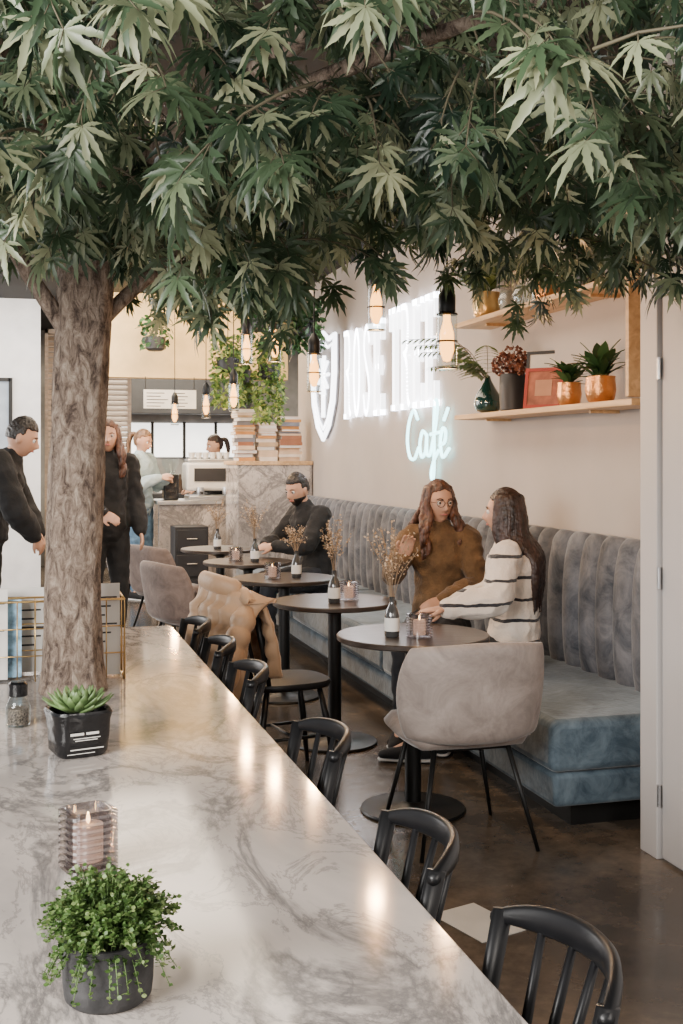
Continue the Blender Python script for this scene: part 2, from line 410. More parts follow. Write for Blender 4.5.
limbs=[[(.0,0,1.12,.03),(-.12,-.02,1.30,.026),(-.30,-.05,1.55,.02),(-.8,-.2,2.0,.012)],
 [(.05,0,1.44,.05),(-.05,-.2,1.62,.04),(-.3,-.8,1.9,.03),(-.5,-1.5,2.05,.012)],
 [(.06,0,1.44,.05),(.25,-.25,1.68,.04),(.6,-.9,1.9,.03),(.8,-1.8,2.0,.012)],
 [(.05,0,1.44,.05),(.4,.05,1.68,.04),(1.0,0,1.9,.03),(1.7,-.3,2.0,.012)],
 [(.05,0,1.15,.026),(.25,.05,1.35,.022),(.6,.2,1.6,.018),(1.2,.6,1.9,.01)],
 [(.05,0,1.44,.05),(.0,.3,1.75,.04),(-.2,.8,2.0,.02),(-.3,1.3,2.1,.01)],
 [(.05,0,1.44,.06),(.06,0,1.75,.05),(.1,-.1,2.1,.03),(.1,-.1,2.4,.012)],
 [(.3,-.35,1.70,.03),(.9,-.8,1.9,.022),(1.5,-1.3,2.0,.01)]]
for L in limbs: 
    g=G(); g.limb(L,8,12); g.obj('branch',BARK,tr,ang=0)
def canopy_bottom(x,y):
    # underside of the crown: rises toward the trunk, with lower drooping clumps
    b=1.62+.150*min(y,4.4)
    if y>4.4: b+=.3*(y-4.4)
    if y>2.7:
        b-=.25*math.exp(-((x-.62)/.24)**4)+.19*math.exp(-((x-1.68)/.22)**4)
        b+=.05*math.exp(-((x-1.2)/.17)**2)
    if x<.45 and y>2.0: b-=.08
    b+=.08*mnoise.noise(Vector((x*2.8,y*2.8,0)))
    return b
P=[];D=[];N=[];S=[];T=[];tw=G()
tries=0;cnt=0
while cnt<1180 and tries<90000:
    tries+=1
    x=rng.uniform(-1.4,2.12);y=rng.uniform(1.2,5.3)
    if ((x-.5)/1.95)**2+((y-3.1)/2.25)**2>1: continue
    if x>1.3 and y>4.0: continue
    b=canopy_bottom(x,y)+.18
    z=b+rng.exponential(.42)
    if z>3.12: continue
    dist=math.sqrt(x*x+y*y)
    if dist<1.5: continue
    if dist<2.0 and rng.random()<.45: continue
    if x<-.15*y-.35: continue
    if x>.72*y+.5: continue
    out=np.array([x-.2,y-3.79,0]); out/=np.linalg.norm(out)+1e-6
    dirv=out*rng.uniform(.3,1)+rng.normal(0,.5,3)*np.array([1,1,.3]); dirv[2]=rng.uniform(-.6,.2)
    dirv/=np.linalg.norm(dirv)
    L=rng.uniform(.15,.28); p=np.array([x,y,z]); pts=[p.copy()]
    nseg=4; dv=dirv.copy(); tint0=rng.normal(.40,.20)
    for k in range(nseg):
        dv=dv+np.array([0,0,-.2]); dv/=np.linalg.norm(dv); p=p+dv*L/nseg
        if p[0]>2.2: p[0]=2.2
        pts.append(p.copy())
        side=np.cross(dv,[0,0,1.]); side/=np.linalg.norm(side)+1e-6
        for sgn in (-1,1):
            if k==0 and rng.random()<.5: continue
            d2=dv*.6+side*sgn*rng.uniform(.4,1)+np.array([0,0,-rng.uniform(.2,1.2)])+rng.normal(0,.25,3)
            d2/=np.linalg.norm(d2)
            nn=np.array([0,0,1.])+np.array([-.3,-.8,0])*rng.uniform(0,1.3)+rng.normal(0,.5,3)
            sz=rng.uniform(.05,.095)
            if p[0]>2.1: continue
            P.append(p+d2*sz*.35);D.append(d2);N.append(nn);S.append(sz)
            T.append(np.clip(tint0+rng.normal(0,.14)+(.35 if rng.random()<.12 else 0),0,1))
            if dist<3.2: tw.tube([p,p+d2*sz*.4],.0011,3)
    P.append(p);D.append(dv+np.array([0,0,-.5]));N.append(np.array([-.2,-.7,.6])+rng.normal(0,.3,3));S.append(rng.uniform(.065,.10));T.append(np.clip(rng.uniform(.3,1),0,1))
    tw.tube(pts,[.003,.0026,.002,.0016,.0012],4); cnt+=1
off=np.array([.165,3.79,.75])
fo=place(leaves_mesh('foliage',PAL,np.array(P)-off,D,N,S,T,LEAF),'foliage',tr)
tw.v=[(a-off[0],b-off[1],c-off[2]) for a,b,c in tw.v]
tw.obj('twigs',TWIG,tr,ang=0)

# ---------------------------------------------------------------- pots on the marble table
def herb(name,loc,label,pr,ph,fr,fh):
    r=root(name,loc,label,'potted plant')
    G().lathe([(pr*.86,0),(pr*.96,.006),(pr,ph*.3),(pr*1.01,ph*.6),(pr*.97,ph),(pr*.88,ph),(pr*.87,ph*.86),(.001,ph*.86)],40).obj('pot',CONC,r)
    G().lathe([(pr*.86,ph*.84),(pr*.86,ph*.9),(.001,ph*.92)],24).obj('soil',CONCIN,r)
    P=[];D=[];N=[];S=[];T=[];g=G()
    for i in range(420):
        a=rng.uniform(0,2*pi); q=math.sqrt(rng.random()); 
        base=np.array([math.cos(a)*pr*.75*q,math.sin(a)*pr*.75*q,ph*.9]); 
        lean=q*1.0+rng.normal(0,.15)
        end=base+np.array([math.cos(a)*lean*fr*.60,math.sin(a)*lean*fr*.60,(fh)*rng.uniform(.45,1.15)*(1-.7*q*q)])
        if q>.8 and rng.random()<.3: end[2]=ph*rng.uniform(.35,.95)
        mid=(base+end)/2+np.array([0,0,fh*.2])
        pts=cr([base,mid,end],4); g.tube(pts,.0008,3)
        for k,p in enumerate(pts[2:]):
            for m in range(4):
                dd=rng.normal(0,1,3); dd[2]=abs(dd[2])*.6; P.append(p+rng.normal(0,.002,3));D.append(dd);N.append(np.array([0,0,1.])+rng.normal(0,.5,3));S.append(rng.uniform(.0045,.0085));T.append(np.clip(.15+.5*k/7+rng.normal(0,.17),0,1))
    place(leaves_mesh('foliage',QR,P,D,N,S,T,LEAFG),'foliage',r); g.obj('stems',M('green_stem',(.1,.16,.05),.7),r,ang=0)
herb('potted_herb',(.118,1.625,.751),'bushy green thyme-like herb in a dark concrete pot',.062,.085,.085,.095)
r=root('potted_succulent',(.142,2.99,.751),'green rosette succulent in a crinkled black pot','potted plant')
g=G(); prof=[(.058,0),(.066,.01),(.07,.05),(.072,.09),(.077,.108),(.074,.115),(.066,.11),(.062,.09),(.001,.088)]
g.lathe(prof,36,sq=4,rot=.25); g.v=[(x*(1+.04*mnoise.noise(Vector((x*40,y*40,z*30)))),y*(1+.04*mnoise.noise(Vector((x*40,y*40,z*30+9)))),z) for x,y,z in g.v]
g.obj('pot',BLACKP,r)
g=G()
for a,b,z,h in ((-.042,-.008,.060,.006),(-.002,.03,.060,.006),(-.034,.034,.051,.002),(-.03,.026,.046,.002),(-.042,.042,.024,.0025),(-.05,.02,.014,.0015)): g.box(a,b,-.0755,-.0745,z,z+h)
g.obj('label_lettering',PAPER,r,smooth=False,rot=(0,0,.25))
g=G()
for i in range(46):
    a=i*2.39996; q=(i/46)**.6; el=R(80-66*q); L=.04+.058*q
    d=np.array([math.cos(a)*math.cos(el),math.sin(a)*math.cos(el),math.sin(el)])
    o=np.array([math.cos(a)*.008,math.sin(a)*.008,.10+.012*(1-q)])
    up=np.array([-math.cos(a)*math.sin(el),-math.sin(a)*math.sin(el),math.cos(el)])
    pts=[o,o+d*L*.35,o+d*L*.75+up*.003,o+d*L+up*.01]
    g.tube(pts,[(.006,.004),(.0125,.005),(.011,.004),(.0012,.001)],8,ref=up)
g.obj('rosette',M('succulent_green',(.13,.21,.075),.45,var=.35,scale=14),r,ang=0)
def candle(loc,sc,label,sq=3.2,grp='ribbed glass candle holders'):
    r=root('candle_holder',loc,label,'candle holder',.3,grp)
    n=9; prof=[]
    for i in range(n):
        z=i*.012*sc; prof+=[(.037*sc,z),(.047*sc,z+.002*sc),(.047*sc,z+.008*sc),(.037*sc,z+.0105*sc)]
    top=n*.012*sc; prof+=[(.036*sc,top),(.034*sc,top),(.034*sc,.012*sc),(.001,.012*sc)]
    G().lathe(prof,32,sq=sq).obj('ribbed_glass',SMOKE,r)
    G().lathe([(.027*sc,.014*sc),(.027*sc,.078*sc),(.001,.078*sc)],20).obj('wax',WAX,r)
    G().lathe([(.001,.079*sc),(.004*sc,.084*sc),(.0035*sc,.092*sc),(.0008,.10*sc)],8).obj('flame',FLAME,r)
    return r
candle((.12,2.15,.7512),1.0,'lit ribbed square glass candle holder on the marble table',5)
r=root('salt_shaker',(-.005,3.33,.751),'small glass shaker with black cap','shaker')
G().lathe([(.03,0),(.034,.004),(.034,.055),(.026,.075),(.022,.082)],24).obj('jar',GLASS,r)
G().lathe([(.028,.006),(.028,.05),(.001,.05)],20).obj('peppercorns',M('peppercorns',(.12,.09,.07),.8,var=.8,scale=200),r)
G().lathe([(.022,.083),(.026,.085),(.026,.118),(.02,.124),(.001,.124)],24).obj('cap',BLACKP,r)
# newspaper rack
r=root('newspaper_rack',(.06,4.06,.751),'brass wire rack holding folded newspapers and magazines','magazine rack')
for y in (-.12,.0,.12):
    h=.27
    g=G(); g.tube([(-.36,y,0),(-.36,y,h),(.28,y,h),(.28,y,0)],.0042,8); p=g.obj('wire_frame',GOLD,r,ang=0)
    for x in np.linspace(-.30,.22,10): G().tube([(x,y,.005),(x,y,h)],.0022,5).obj('wire',GOLD,p,ang=0)
    for z in (.09,.18): G().tube([(-.36,y,z),(.28,y,z)],.0024,5).obj('wire',GOLD,p,ang=0)
for x in (-.36,.28):
    for z in (.005,.27): G().tube([(x,-.12,z),(x,.12,z)],.0036,6).obj('side_bar',GOLD,r,ang=0)
for i,(x,y,w,h,m,lb) in enumerate([(-.15,4.00,.22,.30,PAPER,'folded newspaper standing in the wire rack'),(-.09,4.035,.19,.26,PAPERB,'magazine with blue cover in the wire rack'),(.27,4.00,.12,.31,PAPER,'white magazine in the wire rack'),(.22,4.035,.15,.28,PAPERB,'magazine with blue cover in the wire rack'),(.0,4.12,.2,.29,PAPER,'folded newspaper standing in the wire rack')]):
    g=G(); g.box(-w/2,w/2,-.005,.005,0,h,0)
    if m is PAPER: 
        for k in range(6): g.box(-w/2+.01,w/2-.01-(k%3)*.02,-.0056,-.005,h-.05-k*.03,h-.044-k*.03,1)
    o=g.obj('newspaper' if m is PAPER else 'magazine',[m,DARKG],loc=(x,y,.757),rot=(R(-3),0,0),smooth=False); tag(o,lb,'newspaper' if m is PAPER else 'magazine','reading matter in the rack')

# ---------------------------------------------------------------- windsor chairs
def windsor(loc,rz,label,grp=None):
    r=root('dining_chair',loc,label,'chair',rz,grp)
    g=G()
    pr=[(.86,-.035),(.97,-.03),(1,-.012),(.97,0),(.88,-.001),(.6,-.008),(.001,-.01)]
    g.lathe([(.215*a,.455+b) for a,b in pr],36,sq=3); g.obj('seat',BLACKW,r,ang=60)
    for sx in (-1,1):
        for sy in (-1,1):
            G().tube([(sx*.14,sy*.13,.43),(sx*.165,sy*.165,.25),(sx*.19,sy*.2,0)],[.013,.018,.010],10).obj('leg',BLACKW,r,ang=0)
        G().tube([(sx*.17,-.165,.2),(sx*.17,.165,.2)],.008,8).obj('stretcher',BLACKW,r,ang=0)
    G().tube([(-.17,0,.2),(.17,0,.2)],.008,8).obj('stretcher',BLACKW,r,ang=0)
    def rail(a): return np.array([.205*a,-.275+.085*a*a,.0])
    for a in np.linspace(-.62,.62,5):
        e=rail(a); G().tube([(.155*a,-.165+.02*a*a,.445),(.185*a,-.225+.05*a*a,.62),(e[0],e[1],.775)],[.0085,.0095,.007],8).obj('spindle',BLACKW,r,ang=0)
    for sx in (-1,1):
        e=rail(.93*sx); G().tube([(sx*.17,-.13,.445),(sx*.185,-.165,.62),(e[0],e[1],.79)],[(.011,.011),(.016,.012),(.018,.012)],10).obj('post',BLACKW,r,ang=0)
    g=G(); V=[];F=[];A=np.linspace(-1,1,25)
    for a in A:
        c=rail(a); nrm=np.array([-.17*a,.205,0]); nrm/=np.linalg.norm(nrm)
        top=.815-.030*a**4; bot=.765+.004*a*a
        for q in range(10):
            th=2*pi*q/10; V.append(c+nrm*.011*math.cos(th)+np.array([0,0,(top+bot)/2+(top-bot)/2*np.sign(math.sin(th))*abs(math.sin(th))**.6]))
    for i in range(24):
        for q in range(10):
            q2=(q+1)%10; F.append((i*10+q,i*10+q2,(i+1)*10+q2,(i+1)*10+q))
    F+= [tuple(range(9,-1,-1)),tuple(240+q for q in range(10))]
    g.add(V,F).obj('crest_rail',BLACKW,r,ang=0)
    return r
grp='black spindle-back chairs along the marble table'
lab='black spindle-back wooden chair tucked at the marble table'
c0=windsor((.530,1.505,0),R(90),lab,grp); c0.scale=(.88,1,1)
for y,a,x in ((2.04,86,.50),(2.83,92,.525),(3.76,90,.51),(4.33,88,.505),(4.88,91,.50)): dup(c0,(x,y,0),R(a))
cj=dup(c0,(1.20,5.32,0),R(-80),'black spindle-back chair with a tan puffer jacket over its back'); cj['group']='chairs at the round tables'

# ---------------------------------------------------------------- velvet chairs
def pillow(g,w,h,t,k,n=14,f=lambda x,z,y:(x,y,z)):
    V=[];F=[];U=np.linspace(-1,1,n+1)
    for side in (1,-1):
        for v in U:
            for u in U:
                x=u*(1-k+k*math.sqrt(max(0,1-v*v/2))) ; z=v*(1-k+k*math.sqrt(max(0,1-u*u/2)))
                m=max(abs(u),abs(v)); y=side*t/2*math.sqrt(max(0,1-m**5))
                V.append(f(x*w/2,z*h/2,y))
    m=n+1
    for s in (0,1):
        for j in range(n):
            for i in range(n):
                q=(s*m*m+j*m+i,s*m*m+j*m+i+1,s*m*m+(j+1)*m+i+1,s*m*m+(j+1)*m+i)
                F.append(q if s else q[::-1])
    return g.add(V,F)
def weld(o):
    bm=bmesh.new(); bm.from_mesh(o.data); bmesh.ops.remove_doubles(bm,verts=bm.verts,dist=.0004); bmesh.ops.recalc_face_normals(bm,faces=bm.faces); bm.to_mesh(o.data); bm.free(); return o
def velvet_chair(loc,rz,mat,label):
    r=root('velvet_chair',loc,label,'chair',rz,'velvet chairs at the round tables')
    f=lambda x,z,y:(x,-.27+.11*abs(x/.29)**3+y-.10*(z)/.2*.35,z+.615)
    weld(pillow(G(),.625,.41,.075,.42,18,f).obj('backrest',mat,r,ang=0,sub=1))
    weld(pillow(G(),.52,.48,.10,.4,14,lambda x,z,y:(x,z+.02,.43+y)).obj('seat',mat,r,ang=0))
    for sx in (-1,1):
        for sy in (-1,1):
            G().tube([(sx*.15,sy*.15,.39),(sx*.235,sy*.215+(-.03 if sy<0 else 0),0)],[.011,.008],10).obj('leg',BLACKM,r,ang=0)
    G().tube([(-.15,-.15,.385),(.15,-.15,.385),(.15,.15,.385),(-.15,.15,.385),(-.15,-.15,.385)],.009,8).obj('frame',BLACKM,r,ang=0)
    return r
velvet_chair((1.665,4.26,0),R(0),VTAUPE,'taupe velvet upholstered chair with black metal legs')
v2=velvet_chair((1.12,7.75,0),R(-70),VTAUPE2,'brown-grey velvet shell chair at a round table')
dup(v2,(1.16,9.25,0),R(-62)); dup(v2,(1.05,10.4,0),R(-80))
# jacket: one quilted sheet hung over the chair back, plus collar and two hanging sleeves
prof=cr([(-.10,.50,0),(-.13,.70,0),(-.17,.85,0),(-.26,.915,0),(-.36,.86,0),(-.42,.70,0),(-.43,.55,0),(-.40,.41,0)],14)
L=[0]
for a,b in zip(prof[:-1],prof[1:]): L.append(L[-1]+np.linalg.norm((b-a)[:2]))
tot=L[-1]; nu=56; V=[];F=[]
for i,q in enumerate(prof):
    a=prof[max(i-1,0)]; b=prof[min(i+1,len(prof)-1)]; tg=(b-a)[:2]; tg/=np.linalg.norm(tg); nm=np.array([-tg[1],tg[0]])   # outward in (y,z)
    if i==0: pass
    t=L[i]/tot
    for j in range(nu+1):
        u=-1+2*j/nu
        puff=.026*abs(math.sin(pi*L[i]/.092+.25*math.sin(3*u)))**.55*(1-abs(u)**8)
        vf=.018*mnoise.noise(Vector((u*4.2,t*1.5,3)))*2+.010*mnoise.noise(Vector((u*9,t*5,8)))
        w=.235+.045*t+.012*math.sin(9*t)
        cy=.30*(abs(u)**3.2)*.55*(1 if t>.45 else .1)          # sides curl forward around the chair
        off_=puff+vf
        V.append((u*w, q[0]-abs(nm[0])*0+nm[0]*off_*(1 if nm[0]<0 or t<.35 else 1)+cy, q[1]+nm[1]*off_-.06*abs(u)**3*math.exp(-((t-.45)/.25)**2)))
for i in range(len(prof)-1):
    for j in range(nu): F.append((i*(nu+1)+j,i*(nu+1)+j+1,(i+1)*(nu+1)+j+1,(i+1)*(nu+1)+j))
jk=G().add(V,F).obj('puffer_jacket',PUFF,None,(1.17,5.32,.0),(0,0,R(-80)),ang=0)
so=jk.modifiers.new('thickness','SOLIDIFY'); so.thickness=.022; so.offset=-1 if False else 1
tag(jk,'tan quilted puffer jacket draped over a chair back','jacket')
for sx in (-1,1):
    pts=cr([(sx*.235,-.25,.80),(sx*.275,-.30,.70),(sx*.285,-.34,.57),(sx*.25,-.37,.43)],14)
    rad=[(.046+.014*abs(math.sin(pi*k/9)))*(1-.15*k/42) for k in range(len(pts))]
    G().tube(pts,rad,18,rnd=True).obj('sleeve',PUFF,jk,ang=0)
pts=cr([(-.15,-.27,.905),(-.08,-.33,.925),(.08,-.33,.925),(.15,-.27,.905)],8)
G().tube(pts,[(.032,.045)]*len(pts),16,ref=(0,0,1),rnd=True).obj('collar',PUFF,jk,ang=0)

# ---------------------------------------------------------------- round tables
def round_table(loc,rad):
    r=root('cafe_table',loc,'round dark cafe table on a black pedestal base','table',0,'round cafe tables')
    G().lathe([(rad-.012,.722),(rad,.728),(rad,.744),(rad-.004,.748),(.001,.748)],56).obj('tabletop',TABLE,r)
    G().tube([(0,0,.02),(0,0,.722)],.035,20).obj('column',BLACKM,r)
    G().lathe([(.22,0),(.225,.006),(.22,.014),(.06,.022),(.04,.04),(.001,.04)],40).obj('base',BLACKM,r)
    G().lathe([(.04,.68),(.12,.712),(.12,.7215),(.001,.7215)],24).obj('mount',BLACKM,r)
    return r
t0=round_table((1.61,4.63,0),.325)
for y in (5.82,7.02,8.2,9.4): dup(t0,(1.59,y,0))
def bouquet(loc,seed,h=.3,label='glass bottle vase with a printed label and dried flowers'):
    r=root('bottle_vase',loc,label,'vase',seed,'bottle vases on the round tables')
    G().lathe([(.028,0),(.031,.004),(.031,.09),(.024,.115),(.013,.135),(.012,.165),(.014,.168),(.011,.168),(.010,.13),(.001,.128)],20).obj('bottle',M('brown_glass_bottle',(.05,.05,.05),.1,coat=1),r)
    G().lathe([(.0318,.025),(.0318,.08)],20).obj('label_band',PAPER,r)
    g=G();P=[];D=[];N=[];S=[];T=[]; rr=np.random.default_rng(seed)
    for i in range(15):
        a=rr.uniform(0,2*pi); sp=rr.uniform(.02,.12); hh=rr.uniform(.5,1)*h
        pts=cr([(0,0,.13),(math.cos(a)*sp*.35,math.sin(a)*sp*.35,.16+hh*.5),(math.cos(a)*sp,math.sin(a)*sp,.16+hh)],5)
        g.tube(pts,.0013,4)
        for p in pts[5:]:
            for k in range(4):
                dd=rr.normal(0,1,3); P.append(p+rr.normal(0,.007,3));D.append(dd);N.append(rr.normal(0,1,3));S.append(rr.uniform(.006,.014));T.append(rr.uniform(.1,1))
    g.obj('stems',M('dry_stem',(.30,.21,.13),.8),r,ang=0)
    place(leaves_mesh('dried_flowers',QR,P,D,N,S,T,DRIED),'dried_flowers',r)
bouquet((1.50,4.58,.7485),1,.32); bouquet((1.56,5.72,.7485),2,.28); bouquet((1.66,6.98,.7485),3,.16); bouquet((1.62,8.1,.7485),4,.28); bouquet((1.55,9.3,.7485),5,.26)
for x,y in ((1.60,4.52),(1.66,5.80),(1.50,6.95),(1.5,8.2)):
    candle((x,y,.7485),.95,'lit ribbed glass candle holder on a round table',5)

# ---------------------------------------------------------------- bench
r=root('banquette_bench',(0,0,0),'long channel-tufted blue-grey velvet banquette against the wall','bench')
y0,y1=4.16,11.1
G().box(2.05,2.80,y0+.02,y1,.10,.235).obj('base',VBLUE,r,bevel=.02)
G().box(2.16,2.78,y0+.10,y1,0,.10).obj('plinth',BLACKM,r)
edges=[y0,6.4,8.7,y1]
for a,b in zip(edges[:-1],edges[1:]):
    g=G(); g.box(2.03,2.74,a+.003,b-.003,.24,.452); g.obj('seat_cushion',VBLUE,r,bevel=.035)
V=[];F=[];cw=.172;ny=int((y1-y0)/cw)*12
prof=[(0,.44),(-.015,.55),(-.02,.75),(-.01,.95),(.012,1.05),(.045,1.095),(.08,1.10),(.115,1.08),(.125,1.0),(.125,.44)]
prof=cr([(a,0,b) for a,b in prof],3)
for i in range(ny+1):
    y=y0+(y1-y0)*i/ny; t=((y-y0)/cw)%1; bul=math.sqrt(max(0,1-(2*t-1)**2))
    for q in prof:
        front=1 if q[0]<.1 else 0
        V.append((2.715+q[0]-.050*bul*front, y, q[2]+(.022*bul if q[2]>1.03 else 0)))
m=len(prof)
for i in range(ny):
    for j in range(m-1): F.append((i*m+j,i*m+j+1,(i+1)*m+j+1,(i+1)*m+j))
F.append(tuple(range(m))); F.append(tuple(ny*m+j for j in range(m-1,-1,-1)))
G().add(V,F).obj('channel_backrest',VGREY,r,ang=0)

# ---------------------------------------------------------------- wall shelves
for z,lb in ((1.76,'light oak wall shelf holding plants and frames'),(2.33,'upper light oak wall shelf with pots')):
    r=root('wall_shelf',(2.849,0,z),lb,'shelf',0,'oak wall shelves')
    G().box(-.24,-.001,4.56,6.72,-.03,0).obj('board',OAK,r,bevel=.003)
    for y in (5.1,6.4): G().box(-.16,-.002,y-.01,y+.01,-.045,-.03).obj('bracket',OAK,r)
tag(G().box(-.24,-.001,-.015,.015,0,1.2).obj('shelf_end_panel',OAK,None,(2.849,4.60,1.77),bevel=.003),'light oak vertical end panel of the wall shelves','shelf')
S0=1.7605
def vase(name,loc,prof,mat,label,cat='vase',seg=32):
    r=root(name,loc,label,cat); G().lathe(prof,seg).obj('body',mat,r); return r
r=vase('teardrop_vase',(2.73,6.47,S0),[(.03,0),(.07,.02),(.085,.06),(.075,.11),(.045,.16),(.02,.205),(.014,.23),(.001,.23)],GREENGL,'dark green glossy teardrop glass vase')
def frond(r,az,L,up,n=16,mat=LEAFG):
    P=[];D=[];N=[];S=[];T=[]
    e=np.array([math.cos(az),math.sin(az),0]); pts=cr([(0,0,.2),tuple(e*L*.4+np.array([0,0,.2+up*.7])),tuple(e*L+np.array([0,0,.2+up*.75]))],n//2)
    side=np.array([-e[1],e[0],0])
    for i,p in enumerate(pts[2:]):
        t=i/len(pts)
        for s in (-1,1):
            P.append(p);D.append(side*s*.8+e*.8+np.array([0,0,.15-.4*t]));N.append([0,0,1]);S.append(.13*(1-.6*t));T.append(.5+.3*random.random())
    place(leaves_mesh('frond',QN,P,D,N,S,T,mat),'frond',r); G().tube(pts,.002,5).obj('stem',TWIG,r,ang=0)
for az,L,up in ((115,.48,.15),(140,.42,.25),(-115,.3,.25),(175,.35,.28),(-150,.35,.15),(160,.48,.34),(130,.5,.32)): frond(r,R(az),L,up)
r=vase('ribbed_vase',(2.73,6.10,S0),[(.06,0),(.075,.01),(.08,.10),(.078,.20),(.07,.215),(.06,.215),(.06,.19),(.001,.19)],DARKG,'dark ribbed vase with dried hydrangea')
P=[];D=[];N=[];S=[];T=[]
for c,rad in (((0,0,.30),.075),((.0,-.07,.27),.055),((-.03,.07,.27),.06)):
    for i in range(170):
        d=rng.normal(0,1,3);d/=np.linalg.norm(d);P.append(np.array(c)+d*rad*.9);D.append(d+rng.normal(0,.6,3));N.append(d);S.append(.022);T.append(rng.uniform(0,1))
place(leaves_mesh('hydrangea_heads',QR,P,D,N,S,T,HYD),'hydrangea_heads',r)
for y,w,h,x,m1,m2,lb,ti in ((5.84,.20,.33,2.78,DARKG,PAPER,'dark framed print leaning on the wall',-6),(5.62,.22,.22,2.68,M('red_frame',(.38,.04,.025),.4),M('tan_print',(.36,.12,.07),.7,var=.3,scale=12),'small red picture frame leaning on the shelf',-10)):
    r=root('picture_frame',(x,y,S0+.002),lb,'picture frame',R(-50))
    g=G(); t=.018
    g.box(-w/2,w/2,0,.012,0,t);g.box(-w/2,w/2,0,.012,h-t,h);g.box(-w/2,-w/2+t,0,.012,t,h-t);g.box(w/2-t,w/2,0,.012,t,h-t)
    g.obj('frame',m1,r,rot=(R(ti),0,0),smooth=False); 
    G().box(-w/2+t,w/2-t,.004,.009,t,h-t).obj('print',m2,r,rot=(R(ti),0,0),smooth=False)
    G().box(-w*.22,w*.22,.002,.0035,h*.3,h*.7).obj('print_motif',DARKG if m1 is DARKG else M('print_motif_tan',(.5,.25,.15),.7),r,rot=(R(ti),0,0),smooth=False)
def pot_plant(y,pr,ph,label,z=S0,mat=COPPER,leafm=LEAFD,n=34,L=.13,x=2.71):
    r=root('potted_plant',(x,y,z),label,'potted plant')
    G().lathe([(pr*.7,0),(pr*.9,ph*.15),(pr*1.02,ph*.5),(pr*.95,ph*.9),(pr*.97,ph),(pr*.85,ph),(pr*.85,ph*.85),(.001,ph*.85)],30).obj('pot',mat,r)
    P=[];D=[];N=[];S=[];T=[]
    for i in range(n):
        a=rng.uniform(0,2*pi); e=rng.uniform(.2,1.4); q=(math.cos(a)*pr*.25,math.sin(a)*pr*.25,ph*.85+rng.uniform(0,.08)); dd=(math.cos(a)*math.cos(e),math.sin(a)*math.cos(e),math.sin(e)); ll=L*rng.uniform(.6,1.1)
        if x+q[0]+dd[0]*ll>2.83: continue
        P.append(q); D.append(dd);N.append((-math.cos(a)*.6,-math.sin(a)*.6,.8));S.append(ll);T.append(rng.uniform(.2,1))
    place(leaves_mesh('foliage',[quadleaf(.22,.25)],P,D,N,S,T,leafm),'foliage',r); return r
pot_plant(5.36,.062,.12,'hammered copper pot with small green plant',n=40,L=.11)
pot_plant(5.03,.074,.13,'round hammered copper pot with leafy green plant',L=.14,n=44)
pot_plant(6.45,.085,.16,'brass pot with trailing green fern',2.3305,GOLD,LEAFG,70,.24)
pot_plant(5.62,.07,.12,'copper pot with green plant on the upper shelf',2.3305,COPPER,LEAFD,40,.15)
pot_plant(5.15,.07,.14,'dark pot with green plant on the upper shelf',2.3305,DARKG,LEAFG,40,.17)
for y in (6.15,5.95):
    vase('glass_bowl',(2.73,y,2.3305),[(.03,0),(.06,.03),(.07,.08),(.05,.13),(.048,.135),(.045,.13)],GLASS,'round clear glass bowl on the upper shelf','bowl')

# ---------------------------------------------------------------- pendants
def pendant(loc):
    r=root('pendant_lamp',loc,'industrial pendant lamp with black socket and clear glass tube','pendant lamp',0,'pendant lamps above the round tables')
    G().tube([(0,0,.17),(0,0,3.249-loc[2])],.004,6).obj('cord',BLACKM,r)
    G().lathe([(.03,.06),(.034,.065),(.034,.13),(.022,.15),(.012,.17),(.001,.17)],20).obj('socket',BLACKM,r)
    gs=G().lathe([(.035,-.16),(.040,-.15),(.040,.062)],20).obj('glass_shade',GLASS,r)
    bb=G().lathe([(.001,-.13),(.014,-.125),(.028,-.085),(.027,-.02),(.014,.03),(.014,.06)],14).obj('bulb',BULB,r)
    for z in (-.155,-.05,.055): G().lathe([(.041,z-.003),(.043,z),(.041,z+.003)],20).obj('cage_ring',BLACKM,gs)
    ld=bpy.data.lights.new('bulb_light','POINT'); ld.energy=17; ld.color=(1,.56,.25); ld.shadow_soft_size=.03
    lo=bpy.data.objects.new('bulb_light',ld); COL.objects.link(lo); lo.parent=r; lo.location=(0,0,-.2)
    return r
for x,y,z in ((1.60,4.20,2.00),(1.58,5.06,2.24),(1.58,6.22,2.02),(1.58,7.25,2.27),(1.56,8.1,2.32),(1.62,8.95,2.02),(1.66,10.6,2.02),(1.5,11.6,1.98)):
    pendant((x,y,z))

